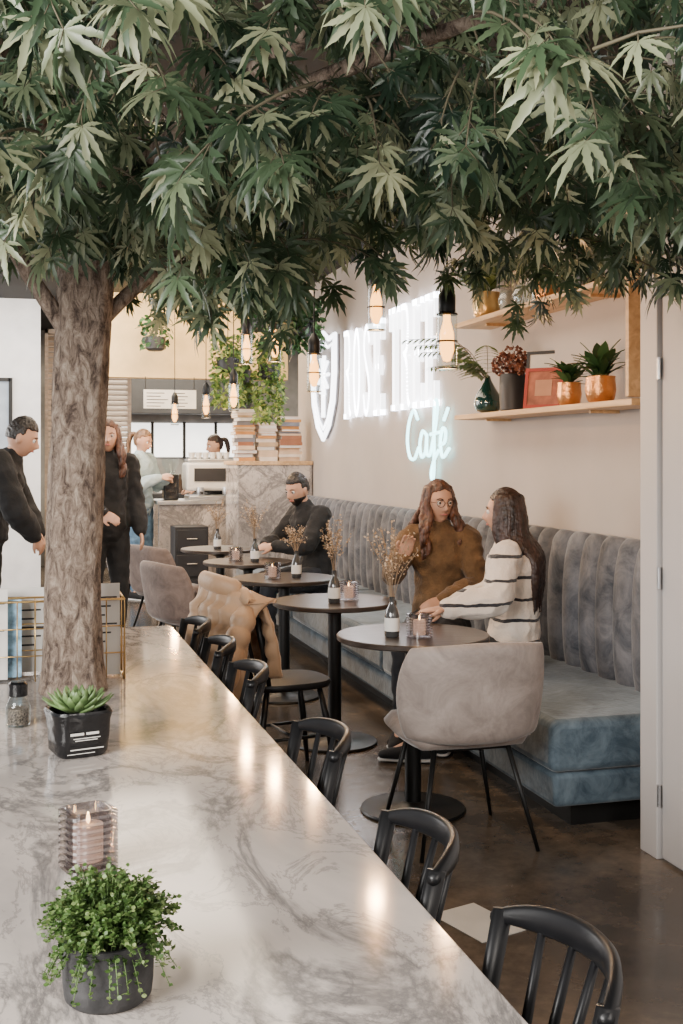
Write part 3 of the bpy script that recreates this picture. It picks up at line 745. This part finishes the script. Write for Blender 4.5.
# ---------------------------------------------------------------- neon sign (on the plane of the right wall, reads along -Y)
sg=root('neon_sign',(2.848,0,0),'glowing white neon letters and shield on the wall','neon sign')
def UV(u,w,d=.0): return (-d,-u,w)
def ubox(g,u0,u1,w0,w1,d0=.012,d1=.05,mi=0): g.box(-d1,-d0,-u1,-u0,w0,w1,mi)
def strokes_letter(ch,u0,w,z0,h):
    g=G(); s=w*.25; t=h*.055
    u1=u0+w
    if ch in 'ER':
        ubox(g,u0+w*.1,u0+w*.1+s,z0,z0+h); ubox(g,u0,u0+w*.5,z0,z0+t); ubox(g,u0,u0+w*.5,z0+h-t,z0+h)
    if ch=='E':
        ubox(g,u0+.3*w,u1-.02*w,z0,z0+t);ubox(g,u0+.3*w,u1-.02*w,z0+h-t,z0+h);ubox(g,u0+.3*w,u0+.72*w,z0+h*.48,z0+h*.48+t)
        ubox(g,u1-.14*w,u1-.02*w,z0,z0+h*.22);ubox(g,u1-.14*w,u1-.02*w,z0+h*.78,z0+h);ubox(g,u0+.62*w,u0+.74*w,z0+h*.42,z0+h*.62)
    if ch=='T':
        ubox(g,u0+.5*w-s/2,u0+.5*w+s/2,z0,z0+h);ubox(g,u0,u1,z0+h-t,z0+h);ubox(g,u0,u0+.13*w,z0+h*.78,z0+h);ubox(g,u1-.13*w,u1,z0+h*.78,z0+h);ubox(g,u0+.2*w,u0+.8*w,z0,z0+t)
    def sw(pts,wd=s*.42):
        Q=cr([(a,b,0) for a,b in pts],8)
        for i in range(len(Q)-1):
            p,q=Q[i],Q[i+1]; d=(q-p)[:2]; L=np.linalg.norm(d)+1e-9; nrm=np.array([-d[1],d[0]])/L*wd; e=d/L*.004
            c=[(p[:2]-nrm-e),(p[:2]+nrm-e),(q[:2]+nrm+e),(q[:2]-nrm+e)]
            g.add([UV(a,b,.012) for a,b in c]+[UV(a,b,.05) for a,b in c],[(0,1,2,3),(4,5,6,7),(0,1,5,4),(1,2,6,5),(2,3,7,6),(3,0,4,7)])
    if ch=='R':
        sw([(u0+.35*w,z0+h-t/2),(u0+.7*w,z0+h*.95),(u0+.82*w,z0+h*.76),(u0+.7*w,z0+h*.56),(u0+.35*w,z0+h*.52)])
        sw([(u0+.5*w,z0+h*.52),(u0+.72*w,z0+h*.40),(u0+.78*w,z0+h*.12),(u0+.98*w,z0+h*.03)])
    if ch=='O':
        sw([(u0+.5*w+.36*w*math.cos(a),z0+h/2+h*.46*math.sin(a)) for a in np.linspace(0,2*pi,17)])
    if ch=='S':
        sw([(u0+.85*w,z0+h*.78),(u0+.65*w,z0+h*.95),(u0+.35*w,z0+h*.93),(u0+.2*w,z0+h*.74),(u0+.45*w,z0+h*.56),(u0+.72*w,z0+h*.42),(u0+.82*w,z0+h*.24),(u0+.6*w,z0+h*.05),(u0+.3*w,z0+h*.06),(u0+.12*w,z0+h*.25)])
    g.obj('letter',NEON,sg,smooth=False)
u=-9.94
for ch in 'ROSE': strokes_letter(ch,u,.235,1.84,.78); u+=.295
u=-8.62
for ch in 'TREE': strokes_letter(ch,u,.225,1.86,.80); u+=.272
def shield(s,c=(-10.66,2.19)):
    pts=[(-.42,.45),(-.2,.42),(0,.5),(.2,.42),(.42,.45),(.42,.1),(.36,-.18),(.2,-.4),(0,-.52),(-.2,-.4),(-.36,-.18),(-.42,.1),(-.42,.45)]
    return [(c[0]+a*s,c[1]+b*s) for a,b in pts]
ps=shield(1); G().tube([UV(a,b,.05) for a,b in ps],.022,8).obj('shield_outline',NEONO,sg,ang=0)
ps2=shield(.82); G().tube([UV(a,b,.05) for a,b in ps2],.012,8).obj('shield_inner_outline',NEONO,sg,ang=0)
g=G(); n=len(ps)-1; g.add([UV(a,b,.005) for a,b in ps[:-1]]+[UV(a,b,.03) for a,b in ps[:-1]],[tuple(range(n)),tuple(range(2*n-1,n-1,-1))]+[(i,(i+1)%n,n+(i+1)%n,n+i) for i in range(n)])
g.obj('shield_panel',M('shield_panel_grey',(.25,.25,.27),.6),sg,smooth=False)
g=G(); g.tube([UV(-10.66,1.88,.05),UV(-10.66,2.2,.05)],.02,8)
for a in range(0,360,40):
    e=(math.cos(R(a)),math.sin(R(a))); g.tube([UV(-10.66,2.28,.05),UV(-10.66+e[0]*.19,2.28+e[1]*.19,.05)],[.012,.018],8)
g.obj('shield_emblem',NEONO,sg,ang=0)
g=G()
def scr(pts,o,k=1.15): 
    Q=cr([(a*k+o[0],b*k+o[1],0) for a,b in pts],6); g.tube([UV(q[0],q[1],.04) for q in Q],.012,8)
o=(-8.20,1.50)
scr([(.20,.24),(.12,.30),(.03,.22),(.0,.10),(.05,.0),(.14,-.01),(.22,.06)],o)
scr([(.36,.14),(.29,.16),(.24,.07),(.28,0),(.35,.04),(.37,.14),(.37,.03),(.42,.01),(.46,.06)],o)
scr([(.46,.06),(.53,.2),(.56,.32),(.52,.34),(.50,.2),(.50,-.05),(.48,-.14),(.45,-.1),(.50,-.02),(.58,.04)],o)
scr([(.44,.14),(.60,.15)],o)
scr([(.60,.07),(.68,.09),(.70,.15),(.65,.17),(.61,.09),(.65,0),(.76,.05)],o)
scr([(.67,.22),(.74,.29)],o)
g.obj('script_lettering',NEONT,sg,ang=0)

# ---------------------------------------------------------------- background bar
r=root('marble_counter_block',(2.44,11.55,0),'tall counter block clad in veined marble','counter')
G().box(-.36,.40,-.3,.4,0,1.42).obj('body',MARBLE2,r,bevel=.004); G().box(-.38,.40,-.32,.42,1.42,1.46).obj('top',OAK,r,bevel=.004)
bc=[(.55,.26,.08),(.7,.6,.5),(.3,.12,.06),(.62,.45,.3),(.2,.2,.22),(.5,.35,.2)]
BM=[M('book_cover_%s'%n,c,.7) for n,c in zip(('orange','cream','maroon','tan','grey','ochre'),bc)]
for cx,wid,z0,n in ((2.17,.21,1.4605,16),(2.39,.20,1.4605,12),(2.62,.24,1.4605,15)):
    z=z0
    for i in range(n):
        th=rng.uniform(.018,.042); g=G(); w=wid*rng.uniform(.75,1); 
        g.box(-w/2,w/2,-.12,.12,0,.003,0);g.box(-w/2,w/2,-.12,.12,th-.003,th,0);g.box(-w/2+.005,w/2-.005,-.115,.115,.003,th-.003,1);g.box(-w/2,w/2,-.122,-.117,0,th,0)
        o=g.obj('book',[BM[int(rng.integers(6))],PAPER],loc=(cx+rng.uniform(-.01,.01),11.42+rng.uniform(-.03,.03),z),rot=(0,0,rng.uniform(-.1,.1)+(pi if rng.random()<.3 else 0)),smooth=False); tag(o,'worn book lying flat in a stack','book','stacked books on the marble counter'); z+=th+.0003
def trailing(name,loc,label,n,rx,ry,down,mat,size,pot=None,ph=.14):
    r=root(name,loc,label,'potted plant')
    G().lathe([(.07,0),(.1,.02),(.11,ph),(.095,ph),(.09,ph*.8),(.001,ph*.8)],20).obj('pot',pot or DARKG,r)
    P=[];D=[];N=[];S=[];T=[]
    for i in range(n):
        a=rng.uniform(0,2*pi);q=rng.uniform(.3,1); z=ph+rng.uniform(-down,.22); 
        if z<0: q=max(q,.75)
        P.append((math.cos(a)*rx*q,math.sin(a)*ry*q,z)); d=rng.normal(0,1,3);d[2]=-abs(d[2]);D.append(d);N.append(rng.normal(0,.6,3)+np.array([0,-.5,1]));S.append(size*rng.uniform(.6,1.3));T.append(rng.uniform(0,1))
    place(leaves_mesh('foliage',QL,P,D,N,S,T,mat),'foliage',r); 
    return r
def hanger(r,h):
    G().tube([(0,0,.1),(0,0,h)],.004,5).obj('cord',BLACKM,r)
for (x,y,z,lb,n,rx,dn,m,s) in ((1.90,10.8,2.30,'hanging pot with lush trailing green plant',800,.17,.45,LEAFY,.055),(2.33,10.95,2.25,'hanging pot with trailing yellow-green vine',1000,.16,.55,LEAFY,.05),(2.50,10.2,2.60,'hanging pot with dark green plant',600,.18,.25,LEAFD,.07),(1.35,12.0,2.6,'hanging black pot with small plant',200,.16,.1,LEAFD,.06),(2.05,9.9,2.6,'hanging pot with leafy dark vine',500,.2,.25,LEAFD,.06),(2.12,11.3,2.22,'hanging pot with bright trailing plant',500,.12,.3,LEAFG,.06)):
    q=trailing('hanging_plant',(x,y,z),lb,n,rx,rx,dn,m,s); q['group']='hanging plants near the bar'; hanger(q,3.249-z)
r=root('bar_counter',(1.75,12.4,0),'marble-fronted bar counter with steel top','counter')
G().box(-.35,.6,-.3,.35,0,1.0).obj('body',MARBLE2,r,bevel=.004);G().box(-.37,.62,-.33,.37,1.0,1.04).obj('worktop',STEEL,r,bevel=.004)
r=root('espresso_machine',(1.98,12.35,1.0405),'white and steel espresso machine on the bar counter','coffee machine')
G().box(-.28,.30,-.18,.2,.10,.40).obj('body',WHITEP,r,bevel=.03);G().box(-.26,.28,-.24,.16,.0,.05).obj('drip_tray',STEEL,r,bevel=.01)
for x in (-.14,.14):
    g=G(); g.lathe([(.04,.06),(.045,.1),(.04,.14)],16,(x,-.2,0)); p=g.obj('group_head',STEEL,r); G().tube([(x,-.2,.09),(x,-.34,.08)],.012,8).obj('handle',BLACKM,p)
G().box(-.26,.28,-.12,.12,.401,.44).obj('cup_rail',STEEL,r,bevel=.01); G().box(-.2,.2,-.19,-.178,.2,.34).obj('front_panel',DARKG,r)
for i in range(6):
    tag(G().lathe([(.02,0),(.035,.04),(.037,.07),(.034,.07),(.03,.01),(.001,.01)],16).obj('cup',WHITEP,loc=(1.78+i*.075,12.35,1.481)),'white cup on top of the espresso machine','cup','cups on the espresso machine')
r=root('coffee_grinder',(1.55,12.35,1.0405),'black coffee grinder with bean hopper','coffee grinder')
G().box(-.08,.08,-.1,.1,0,.28).obj('body',BLACKP,r,bevel=.02);G().lathe([(.04,.28),(.09,.38),(.09,.44),(.001,.44)],20).obj('hopper',GLASS,r)
r=root('side_cabinet',(1.66,11.7,0),'low black cabinet with drawers near the bar','cabinet')
G().box(-.17,.17,-.18,.18,0,.80).obj('body',DARKG,r,bevel=.006)
for k in range(3):
    p=G().box(-.15,.15,-.195,-.181,.05+k*.25,.27+k*.25).obj('drawer',DARKG,r,bevel=.004); G().tube([(-.05,-.21,.18+k*.25),(.05,-.21,.18+k*.25)],.006,6).obj('handle',STEEL,p)
r=root('back_bar_cabinet',(1.9,16.1,0),'dark back bar cabinet with lit shelves','cabinet')
G().box(-1.3,1.2,-.25,.25,0,1.0).obj('body',DARKG,r,bevel=.01);G().box(-1.3,1.2,-.1,.25,2.1,2.6).obj('upper_cabinet',DARKG,r,bevel=.01)
bm=[M('bottle_green',(.03,.09,.05),.15),M('bottle_dark',(.05,.03,.02),.15),WHITEP]
for i in range(16):
    tag(G().lathe([(.035,0),(.04,.005),(.04,.15),(.015,.2),(.014,.26),(.001,.26)],12).obj('bottle',bm[int(rng.integers(3))],loc=(.75+i*.14,16.05,1.0005)),'bottle standing on the back bar cabinet','bottle','bottles on the back bar')
r=root('wall_menu_board',(1.55,12.38,2.02),'white framed hanging menu board','menu board'); 
G().box(-.28,.28,-.01,.01,.0,.20).obj('panel',PAPER,r)
for x in (-.26,.26): G().tube([(x,0,.20),(x,0,.34)],.004,5).obj('cord',BLACKM,r)
g=G()
for i in range(5):
    g.box(-.25,-.25+.15+.04*(i%3),-.012,-.0105,.02+i*.035,.028+i*.035); g.box(.04,.04+.12+.03*(i%2),-.012,-.0105,.02+i*.035,.028+i*.035)
g.obj('menu_lines',DARKG,r,smooth=False)
o=G().box(-.09,.09,-.13,.13,.0005,.003).obj('paper_sheet',PAPER,loc=(1.42,3.45,0),rot=(0,0,.3),smooth=False); tag(o,'cream sheet of paper lying on the floor','paper')

# ---------------------------------------------------------------- people
def head_geo(s=1.0):
    g=G(); g.ball((0,0,0),(1,1,1),56,48)
    V=[]
    for px,py,pz in g.v:
        x=.073*px;y=.090*py;z=.114*pz
        if pz<0:
            x*=1-.30*(-pz)**1.5; 
            y=y*(1-.12*(-pz))+.012*(-pz) if py>0 else y*(1-.45*(-pz)**1.3)
        if py>0:
            f=min(1,py*2)
            e=lambda v,c,w: math.exp(-((v-c)/w)**2)
            y+=f*.026*e(x,0,.0105)*(e(z,-.032,.016) + .55*e(z,-.01,.02))
            y+=f*.008*e(abs(x),.011,.007)*e(z,-.037,.008)
            y-=f*.010*e(abs(x),.031,.015)*e(z,.002,.012)
            y+=f*.005*e(abs(x),.03,.025)*e(z,.026,.009)
            y+=f*.006*e(x,0,.022)*e(z,-.062,.009)
            y+=f*.006*e(x,0,.02)*e(z,-.097,.014)
            y-=f*.003*e(x,0,.022)*e(z,-.078,.006)
        V.append((x*s,y*s,z*s))
    g.v=V
    return g
HN=56*49
def hand_geo(g,w,d,n,curl=.5,s=1.0,side=1):
    w=np.array(w,float);d=np.array(d,float);d/=np.linalg.norm(d);n=np.array(n,float);n-=d*np.dot(n,d);n/=np.linalg.norm(n);t=np.cross(d,n)*side
    g.limb([tuple(w-d*.02)+(.024*s,.018*s),tuple(w+d*.035*s)+(.036*s,.015*s),tuple(w+d*.075*s)+(.038*s,.012*s)],4,14,ref=n)
    for i,(o,L) in enumerate(((.028,.066),(.010,.074),(-.009,.069),(-.027,.054))):
        b=w+d*.072*s+t*o*s; pts=[b-d*.02*s,b]; ang=curl*.35; dd=d*math.cos(ang)+n*math.sin(ang)
        for k,f in enumerate((.45,.3,.25)):
            ang+=curl*.55*(1 if k else 0); dd=d*math.cos(ang)+n*math.sin(ang); pts.append(pts[-1]+dd*L*f*s)
        g.limb([tuple(p)+(r*s,) for p,r in zip(pts,(.0085,.0088,.0084,.0076,.0066))],3,8)
    b=w+d*.02*s+t*.026*s
    g.limb([tuple(b-t*.01*s)+(.012*s,),tuple(b+t*.018*s+d*.022*s+n*.006*s)+(.0105*s,),tuple(b+t*.028*s+d*.048*s+n*.014*s)+(.009*s,),tuple(b+t*.026*s+d*.066*s+n*.02*s)+(.0075*s,)],3,8)
SEAT=dict(pel=(0,0,.56),spi=(0,-.02,.75),che=(0,.0,.95),nek=(0,.01,1.10),head=(0,.035,1.225),shr=(.155,0,1.03),elr=(.21,.06,.80),wrr=(.12,.27,.70),hr=(.085,.02,.55),kr=(.11,.43,.51),ar=(.11,.45,.10),tr=(.12,.58,.035))
STAND=dict(pel=(0,0,.95),spi=(0,0,1.12),che=(0,.01,1.30),nek=(0,.01,1.46),head=(0,.035,1.59),shr=(.17,0,1.40),elr=(.23,.0,1.12),wrr=(.22,.12,.90),hr=(.09,.0,.92),kr=(.10,.02,.50),ar=(.10,-.01,.09),tr=(.12,.13,.035))
def person(label,loc,h,base,ov={},top=CBLK,bot=DJEAN,hair=HDARK,style='long',yaw=0,pitch=0,s=1.0,vox=.008,skin=SKIN,hd_r=None,hd_l=None,shoe=CBLK,face=True,bulk=1.0,beard=False,glasses=False,curl=.6,fold=.010):
    B=dict(base)
    for k in ('sh','el','wr','h','k','a','t'):
        v=B[k+'r']; B[k+'l']=(-v[0],v[1],v[2])
    B.update(ov); J={k:np.array(v,float)*s for k,v in B.items()}
    T=lambda k,*r: tuple(J[k])+tuple(q*s for q in r)
    fw=(0,1,0); g=G()
    low=J['pel']-np.array([0,0,.03*s])
    def torso(e,cl=False):
        c,nk=J['che'],J['nek']
        return [tuple(low)+((.125+e)*s,(.09+e)*s),T('pel',.15+e,.105+e),T('spi',.118+e,.088+e),T('che',.142+e,.10+e),tuple(c*.55+nk*.45)+((.125+e)*s,(.082+e)*s),tuple(c*.12+nk*.88)+((.062+e*.5)*s,(.058+e*.5)*s)]
    g.limb(torso(0),6,20,ref=fw)
    g.limb([tuple(J['nek']*.8+J['che']*.2)+(.058*s,),T('nek',.048),tuple((J['nek']+J['head'])/2)+(.048*s,),T('head',.045)],4,14)
    for q in 'rl':
        g.limb([tuple(J['nek']*.35+J['che']*.3+J['sh'+q]*.35)+(.055*s,),T('sh'+q,.05),tuple((J['sh'+q]+J['el'+q])/2)+(.043*s,),T('el'+q,.036),tuple(J['el'+q]*.6+J['wr'+q]*.4)+(.035*s,),T('wr'+q,.024)],5,12)
        g.limb([T('h'+q,.085),tuple(J['h'+q]*.5+J['k'+q]*.5)+(.075*s,),T('k'+q,.055),tuple(J['k'+q]*.65+J['a'+q]*.35)+(.053*s,),T('a'+q,.034)],5,12)
        g.limb([T('a'+q,.034),T('t'+q,.03)],3,10)
        hd=(hd_r if q=='r' else hd_l)
        if hd is None:
            d=J['wr'+q]-J['el'+q]; hd=(tuple(d),(-.7 if q=='r' else .7,0,-.7))
        side=(1 if q=='l' else -1)
        hand_geo(g,J['wr'+q],hd[0],hd[1],curl,s,side)
    HM=Matrix.Translation(Vector(J['head']))@Matrix.Rotation(R(yaw),4,'Z')@Matrix.Rotation(R(pitch),4,'X')
    hg=head_geo(s)
    for sx in (-1,1): hg.ball((sx*.074*s,-.008*s,-.008*s),(.010*s,.018*s,.031*s),10,8)
    g.add([HM@Vector(v) for v in hg.v],hg.f)
    root_o=place(remesh(g,min(vox,.0048 if face and vox<.009 else .0075),1,'person',skin),'person',None,loc,(0,0,R(h))); tag(root_o,label,'person')
    c=G(); e=.020*bulk; c.limb(torso(e,True),6,20,ref=fw)
    for q in 'rl':
        wq=J['wr'+q]*.96+J['el'+q]*.04
        c.limb([tuple(J['nek']*.25+J['che']*.4+J['sh'+q]*.35)+(.068*s,),T('sh'+q,.05+e),tuple((J['sh'+q]+J['el'+q])/2)+((.046+e)*s,),T('el'+q,.042+e),tuple(J['el'+q]*.5+J['wr'+q]*.5)+((.038+e)*s,),tuple(wq)+((.026+e*.7)*s,)],6,14)
    place(remesh(c,vox,2,'top',top,fold,11,h),'top',root_o)
    c=G(); hip=J['pel']-np.array([0,0,.02])
    c.limb([tuple(hip-np.array([0,0,.05*s]))+(.13*s,.10*s),tuple(J['pel'])+(.158*s,.115*s),tuple(J['pel']*.6+J['spi']*.4)+(.138*s,.10*s)],4,18,ref=fw)
    for q in 'rl':
        c.limb([T('h'+q,.095),tuple(J['h'+q]*.5+J['k'+q]*.5)+(.085*s,),T('k'+q,.066),tuple(J['k'+q]*.5+J['a'+q]*.5)+(.058*s,),tuple(J['a'+q]*.95+J['k'+q]*.05)+(.046*s,)],6,14)
    place(remesh(c,vox*1.2,2,'trousers',bot,.008,12,h+3),'trousers',root_o)
    for q in 'rl':
        c=G(); a=J['a'+q]; t=J['t'+q]; dd=t-a; dd[2]=0; dd/=np.linalg.norm(dd)+1e-6
        f=lambda p,z:np.array([p[0],p[1],z])
        c.limb([tuple(f(a-dd*.045*s,.045*s+a[2]-.09*s))+(.034*s,.04*s),tuple(f(a+dd*.02*s,.052*s+a[2]-.09*s))+(.042*s,.048*s),tuple(f(a+dd*.10*s,.035*s+a[2]-.09*s))+(.046*s,.034*s),tuple(f(a+dd*.17*s,.026*s+a[2]-.09*s))+(.036*s,.022*s)],5,14,ref=(0,0,1))
        so=c.obj('shoe',shoe,root_o,ang=0)
        c=G(); zz=a[2]-.085*s
        c.limb([tuple(f(a-dd*.055*s,zz))+(.036*s,.010*s),tuple(f(a+dd*.06*s,zz))+(.046*s,.010*s),tuple(f(a+dd*.175*s,zz))+(.040*s,.010*s)],5,14,ref=(0,0,1)); c.obj('sole',SOLE,so,ang=0)
    # hair: cap following the skull with an open face, then hanging locks
    c=G(); hb=head_geo(1.0); V=[]
    for x,y,z in hb.v[:HN]:
        nx,ny,nz=x/.073,y/.09,z/.114
        hl=.50-.25*abs(nx)
        if style=='short':
            if ny>.25 and nz<.48: k=.86
            elif nz<-.25: k=.88
            elif ny>-.15 and nz<.10: k=.88
            else: k=1.07+.07*max(0,nz)
        elif ny>.12 and nz<hl+.12: k=.86
        elif nz<-.55: k=.86
        elif style=='pony' and ny>-.25 and nz<.15: k=.88
        else: k=1.10
        V.append((x*k*s,(y*k-.004)*s,(z*k+.003)*s))
    c.add([HM@Vector(v) for v in V],[f for f in hb.f if max(f)<HN])
    HY=Matrix.Translation(Vector(J['head']))@Matrix.Rotation(R(yaw*.85),4,'Z')
    if style in('long','wavy'):
        Lh=.46 if style=='long' else .30; nl=26; a0=62 if style=='wavy' else 66
        wv=.014 if style=='wavy' else .003
        for i in range(nl):
            ph=a0+(360-2*a0)*i/(nl-1); az=R(90+ph)
            ex,ey=math.cos(az),math.sin(az); front=min(ph,360-ph)<95
            L=Lh*rng.uniform(.9,1.05); pts=[]
            yt=(.055 if style=='wavy' else -.02) if front else -.155
            for j in range(10):
                t=j/9; z=.075-t*(L+.075)
                w=min(1,max(0,(t-.30)/.3)); w=w*w*(3-2*w); cap=math.sin(min(1,t*3.2)*pi/2)*.25+.78
                x=ex*(.077*cap)*(1-w)+ex*(.105 if style=='wavy' else .085)*w+wv*math.sin(t*15+i*1.7)*min(1,t*3)
                y=(ey*.090*cap-.006)*(1-w)+yt*w+(ey*.02*w)+wv*math.cos(t*13+i*2.3)*min(1,t*3)
                pts.append((x*s,y*s,z*s,(.020 if t<.75 else .020*(1-(t-.75)*3))*s))
            c.limb([tuple(HY@Vector(p[:3]))+(p[3],) for p in pts],3,8)
    if style=='pony':
        pts=[(0,-.09,.05,.02),(0,-.14,.03,.028),(0,-.15,-.06,.026),(0,-.13,-.16,.01)]
        c.limb([tuple(HM@Vector([q*s for q in p[:3]]))+(p[3]*s,) for p in pts],5,10)
    place(remesh(c,.0055,1,'hair',hair,.003 if style!='short' else .005,45,h),'hair',root_o)
    if beard:
        bg=G(); V=[]; 
        for x,y,z in hb.v[:HN]:
            k=1.05 if (z<-.048 and y>-.02) else .9
            if abs(x)<.02 and -.072<z<-.05: k=.95
            V.append((x*k*s,y*k*s,z*k*s))
        bg.add([HM@Vector(v) for v in V],[f for f in hb.f if max(f)<HN]); bg.obj('beard',hair,root_o,ang=0)
    if face:
        for sx in (-1,1):
            eg=G(); cpos=Vector((sx*.031*s,.0735*s,.002*s)); eg.ball((0,0,0),.0125*s,16,12); 
            for i,f in enumerate(eg.f):
                cc=sum((Vector(eg.v[j]) for j in f),Vector())/len(f)
                if cc.y>.0098*s: eg.m[i]=1
            eg.v=[tuple(HM@(Vector(v)+cpos)) for v in eg.v]; eg.obj('eye',[EYEW,IRIS],root_o,ang=0)
            bg=G(); pts=[(sx*.014,.087,.020),(sx*.032,.087,.026),(sx*.048,.076,.020)]
            bg.tube([HM@Vector([q*s for q in p]) for p in cr(pts,4)],.0030*s,6); bg.obj('eyebrow',hair,root_o,ang=0)
        mg=G(); pts=[(-.024,.076,-.061,.001),(-.012,.0845,-.060,.0048),(0,.087,-.061,.0052),(.012,.0845,-.060,.0048),(.024,.076,-.061,.001)]
        mg.limb([tuple(HM@Vector([q*s for q in p[:3]]))+(p[3]*s,) for p in pts],4,8); mg.obj('mouth',LIP,root_o,ang=0)
        if glasses:
            gg=G()
            for sx in (-1,1):
                gg.tube([HM@Vector(((sx*.032+.023*math.cos(a))*s,.098*s,(.0+.019*math.sin(a))*s)) for a in np.linspace(0,2*pi,20)],.0016*s,6)
                gg.tube([HM@Vector((sx*.055*s,.097*s,.004*s)),HM@Vector((sx*.075*s,.03*s,.006*s)),HM@Vector((sx*.076*s,-.01*s,.002*s))],.0014*s,5)
            gg.tube([HM@Vector((-.009*s,.098*s,.003*s)),HM@Vector((.009*s,.098*s,.003*s))],.0016*s,5); gg.obj('glasses',BLACKM,root_o,ang=0)
    return root_o
person('person in an olive-brown cardigan seated on the bench, gesturing while talking',(2.26,6.05,0),150,SEAT,
  dict(elr=(.24,.10,.83),wrr=(.13,.34,.95),ell=(-.22,.08,.79),wrl=(-.06,.30,.72),kl=(-.10,.44,.51),al=(-.12,.50,.10),tl=(-.12,.62,.035),ar=(.11,.50,.10),tr=(.11,.63,.035)),
  top=COCHRE,hair=HBROWN,style='wavy',yaw=36,pitch=-3,glasses=True,hd_r=((-.3,.25,.9),(-.3,.9,-.2)),s=1.02,bulk=1.0)
person('person in a cream striped knit sweater, forearm resting on the table',(2.33,5.22,0),62,SEAT,
  dict(ell=(-.33,.05,.84),wrl=(-.43,.27,.80),shl=(-.16,.02,1.02),elr=(.22,.12,.80),wrr=(.10,.33,.74)),
  top=CSTR,hair=HDARK,style='long',yaw=-8,pitch=2,s=1.0,bulk=1.6,hd_l=((-.3,1,-.05),(0,0,-1)),curl=.3)
person('bearded dark-haired person in black clothes seated on the bench',(2.20,8.62,0),105,SEAT,
  dict(che=(0,.06,.93),nek=(0,.10,1.08),head=(0,.15,1.19),shr=(.18,.05,1.01),shl=(-.18,.05,1.01),elr=(.24,.2,.80),ell=(-.24,.2,.80),wrr=(.08,.38,.79),wrl=(-.08,.38,.79)),
  top=CBLK,hair=HBLK,style='short',yaw=15,pitch=-15,s=1.05,beard=True,vox=.01,bulk=1.2)
person('person in a pale blue sweater and jeans standing with a phone',(1.22,12.3,0),-125,STAND,
  dict(elr=(.24,.08,1.14),wrr=(.08,.27,1.22),ell=(-.24,.06,1.14),wrl=(-.06,.27,1.20)),top=CBLUE,bot=JEANS,hair=HBLOND,style='pony',s=1.05,vox=.012,bulk=1.4,pitch=-15)
person('barista in black clothes standing behind the bar counter',(2.22,13.3,0),100,STAND,
  dict(elr=(.24,.08,1.14),wrr=(.12,.30,1.10),ell=(-.24,.06,1.14),wrl=(-.12,.30,1.10)),top=CBLK,bot=CBLK,hair=HDARK,style='pony',s=1.03,vox=.012,pitch=-12)
person('person in black clothes standing, leaning forward',(-.22,7.55,0),-95,STAND,
  dict(spi=(0,.03,1.12),che=(0,.10,1.28),nek=(0,.16,1.42),head=(0,.22,1.53),shr=(.19,.1,1.38),shl=(-.19,.1,1.38),elr=(.24,.2,1.12),wrr=(.12,.30,.95),ell=(-.24,.2,1.12),wrl=(-.12,.30,.95)),top=CBLK,bot=CBLK,hair=HBLK,style='short',s=1.06,vox=.011,pitch=-18,bulk=1.8)
person('person with long brown hair in a black coat standing',(.62,8.8,0),-160,STAND,
  dict(elr=(.26,.1,1.14),wrr=(.15,.3,1.05)),top=CBLK,bot=CBLK,hair=HBROWN,style='wavy',s=1.04,vox=.012,bulk=1.6,yaw=-120+95)

# ---------------------------------------------------------------- lighting
wd=bpy.data.worlds.new('world'); scene.world=wd; wd.use_nodes=True
bg=wd.node_tree.nodes['Background']; bg.inputs[0].default_value=(.95,.96,1,1); bg.inputs[1].default_value=.42
def area(name,loc,to,sx,sy,e,col):
    l=bpy.data.lights.new(name,'AREA'); l.shape='RECTANGLE'; l.size=sx; l.size_y=sy; l.energy=e; l.color=col
    o=bpy.data.objects.new(name,l); COL.objects.link(o); o.location=loc
    o.rotation_euler=(Vector(to)-Vector(loc)).to_track_quat('-Z','Y').to_euler(); return o
area('window_light',(-2.6,.2,2.3),(1.0,4.6,1.6),2.4,1.6,450,(1,.97,.93))
area('front_light',(1.4,-1.2,2.3),(1.6,5,1.8),1.2,1.2,60,(1,.92,.83))
area('ceiling_fill',(.9,8.0,3.2),(.9,8.0,0),1.2,6,150,(1,.82,.62))  # added soft warm fill from above, not a ceiling fixture
area('back_light',(.2,12.0,3.2),(.4,13.0,0),1.5,1.5,140,(1,.94,.87))
area('bar_light',(1.9,14.6,3.1),(1.9,14.6,0),2,1.5,300,(1,.86,.66))
area('bulkhead_wash',(1.8,11.2,3.1),(1.8,12.6,2.5),1.6,.4,55,(1,.78,.46))
area('side_window_light',(-3.0,9.5,1.9),(2,9,1.0),4,2,230,(1,.97,.94))

# ---------------------------------------------------------------- camera
cd=bpy.data.cameras.new('camera'); cam=bpy.data.objects.new('camera',cd); COL.objects.link(cam)
cam.location=(0,0,1.5); cam.rotation_euler=(R(90),0,-math.atan(321.5/1150))
cd.sensor_fit='VERTICAL'; cd.sensor_height=36; cd.lens=36*1150/1024; cd.shift_y=-55/1024; cd.clip_start=.05
scene.camera=cam
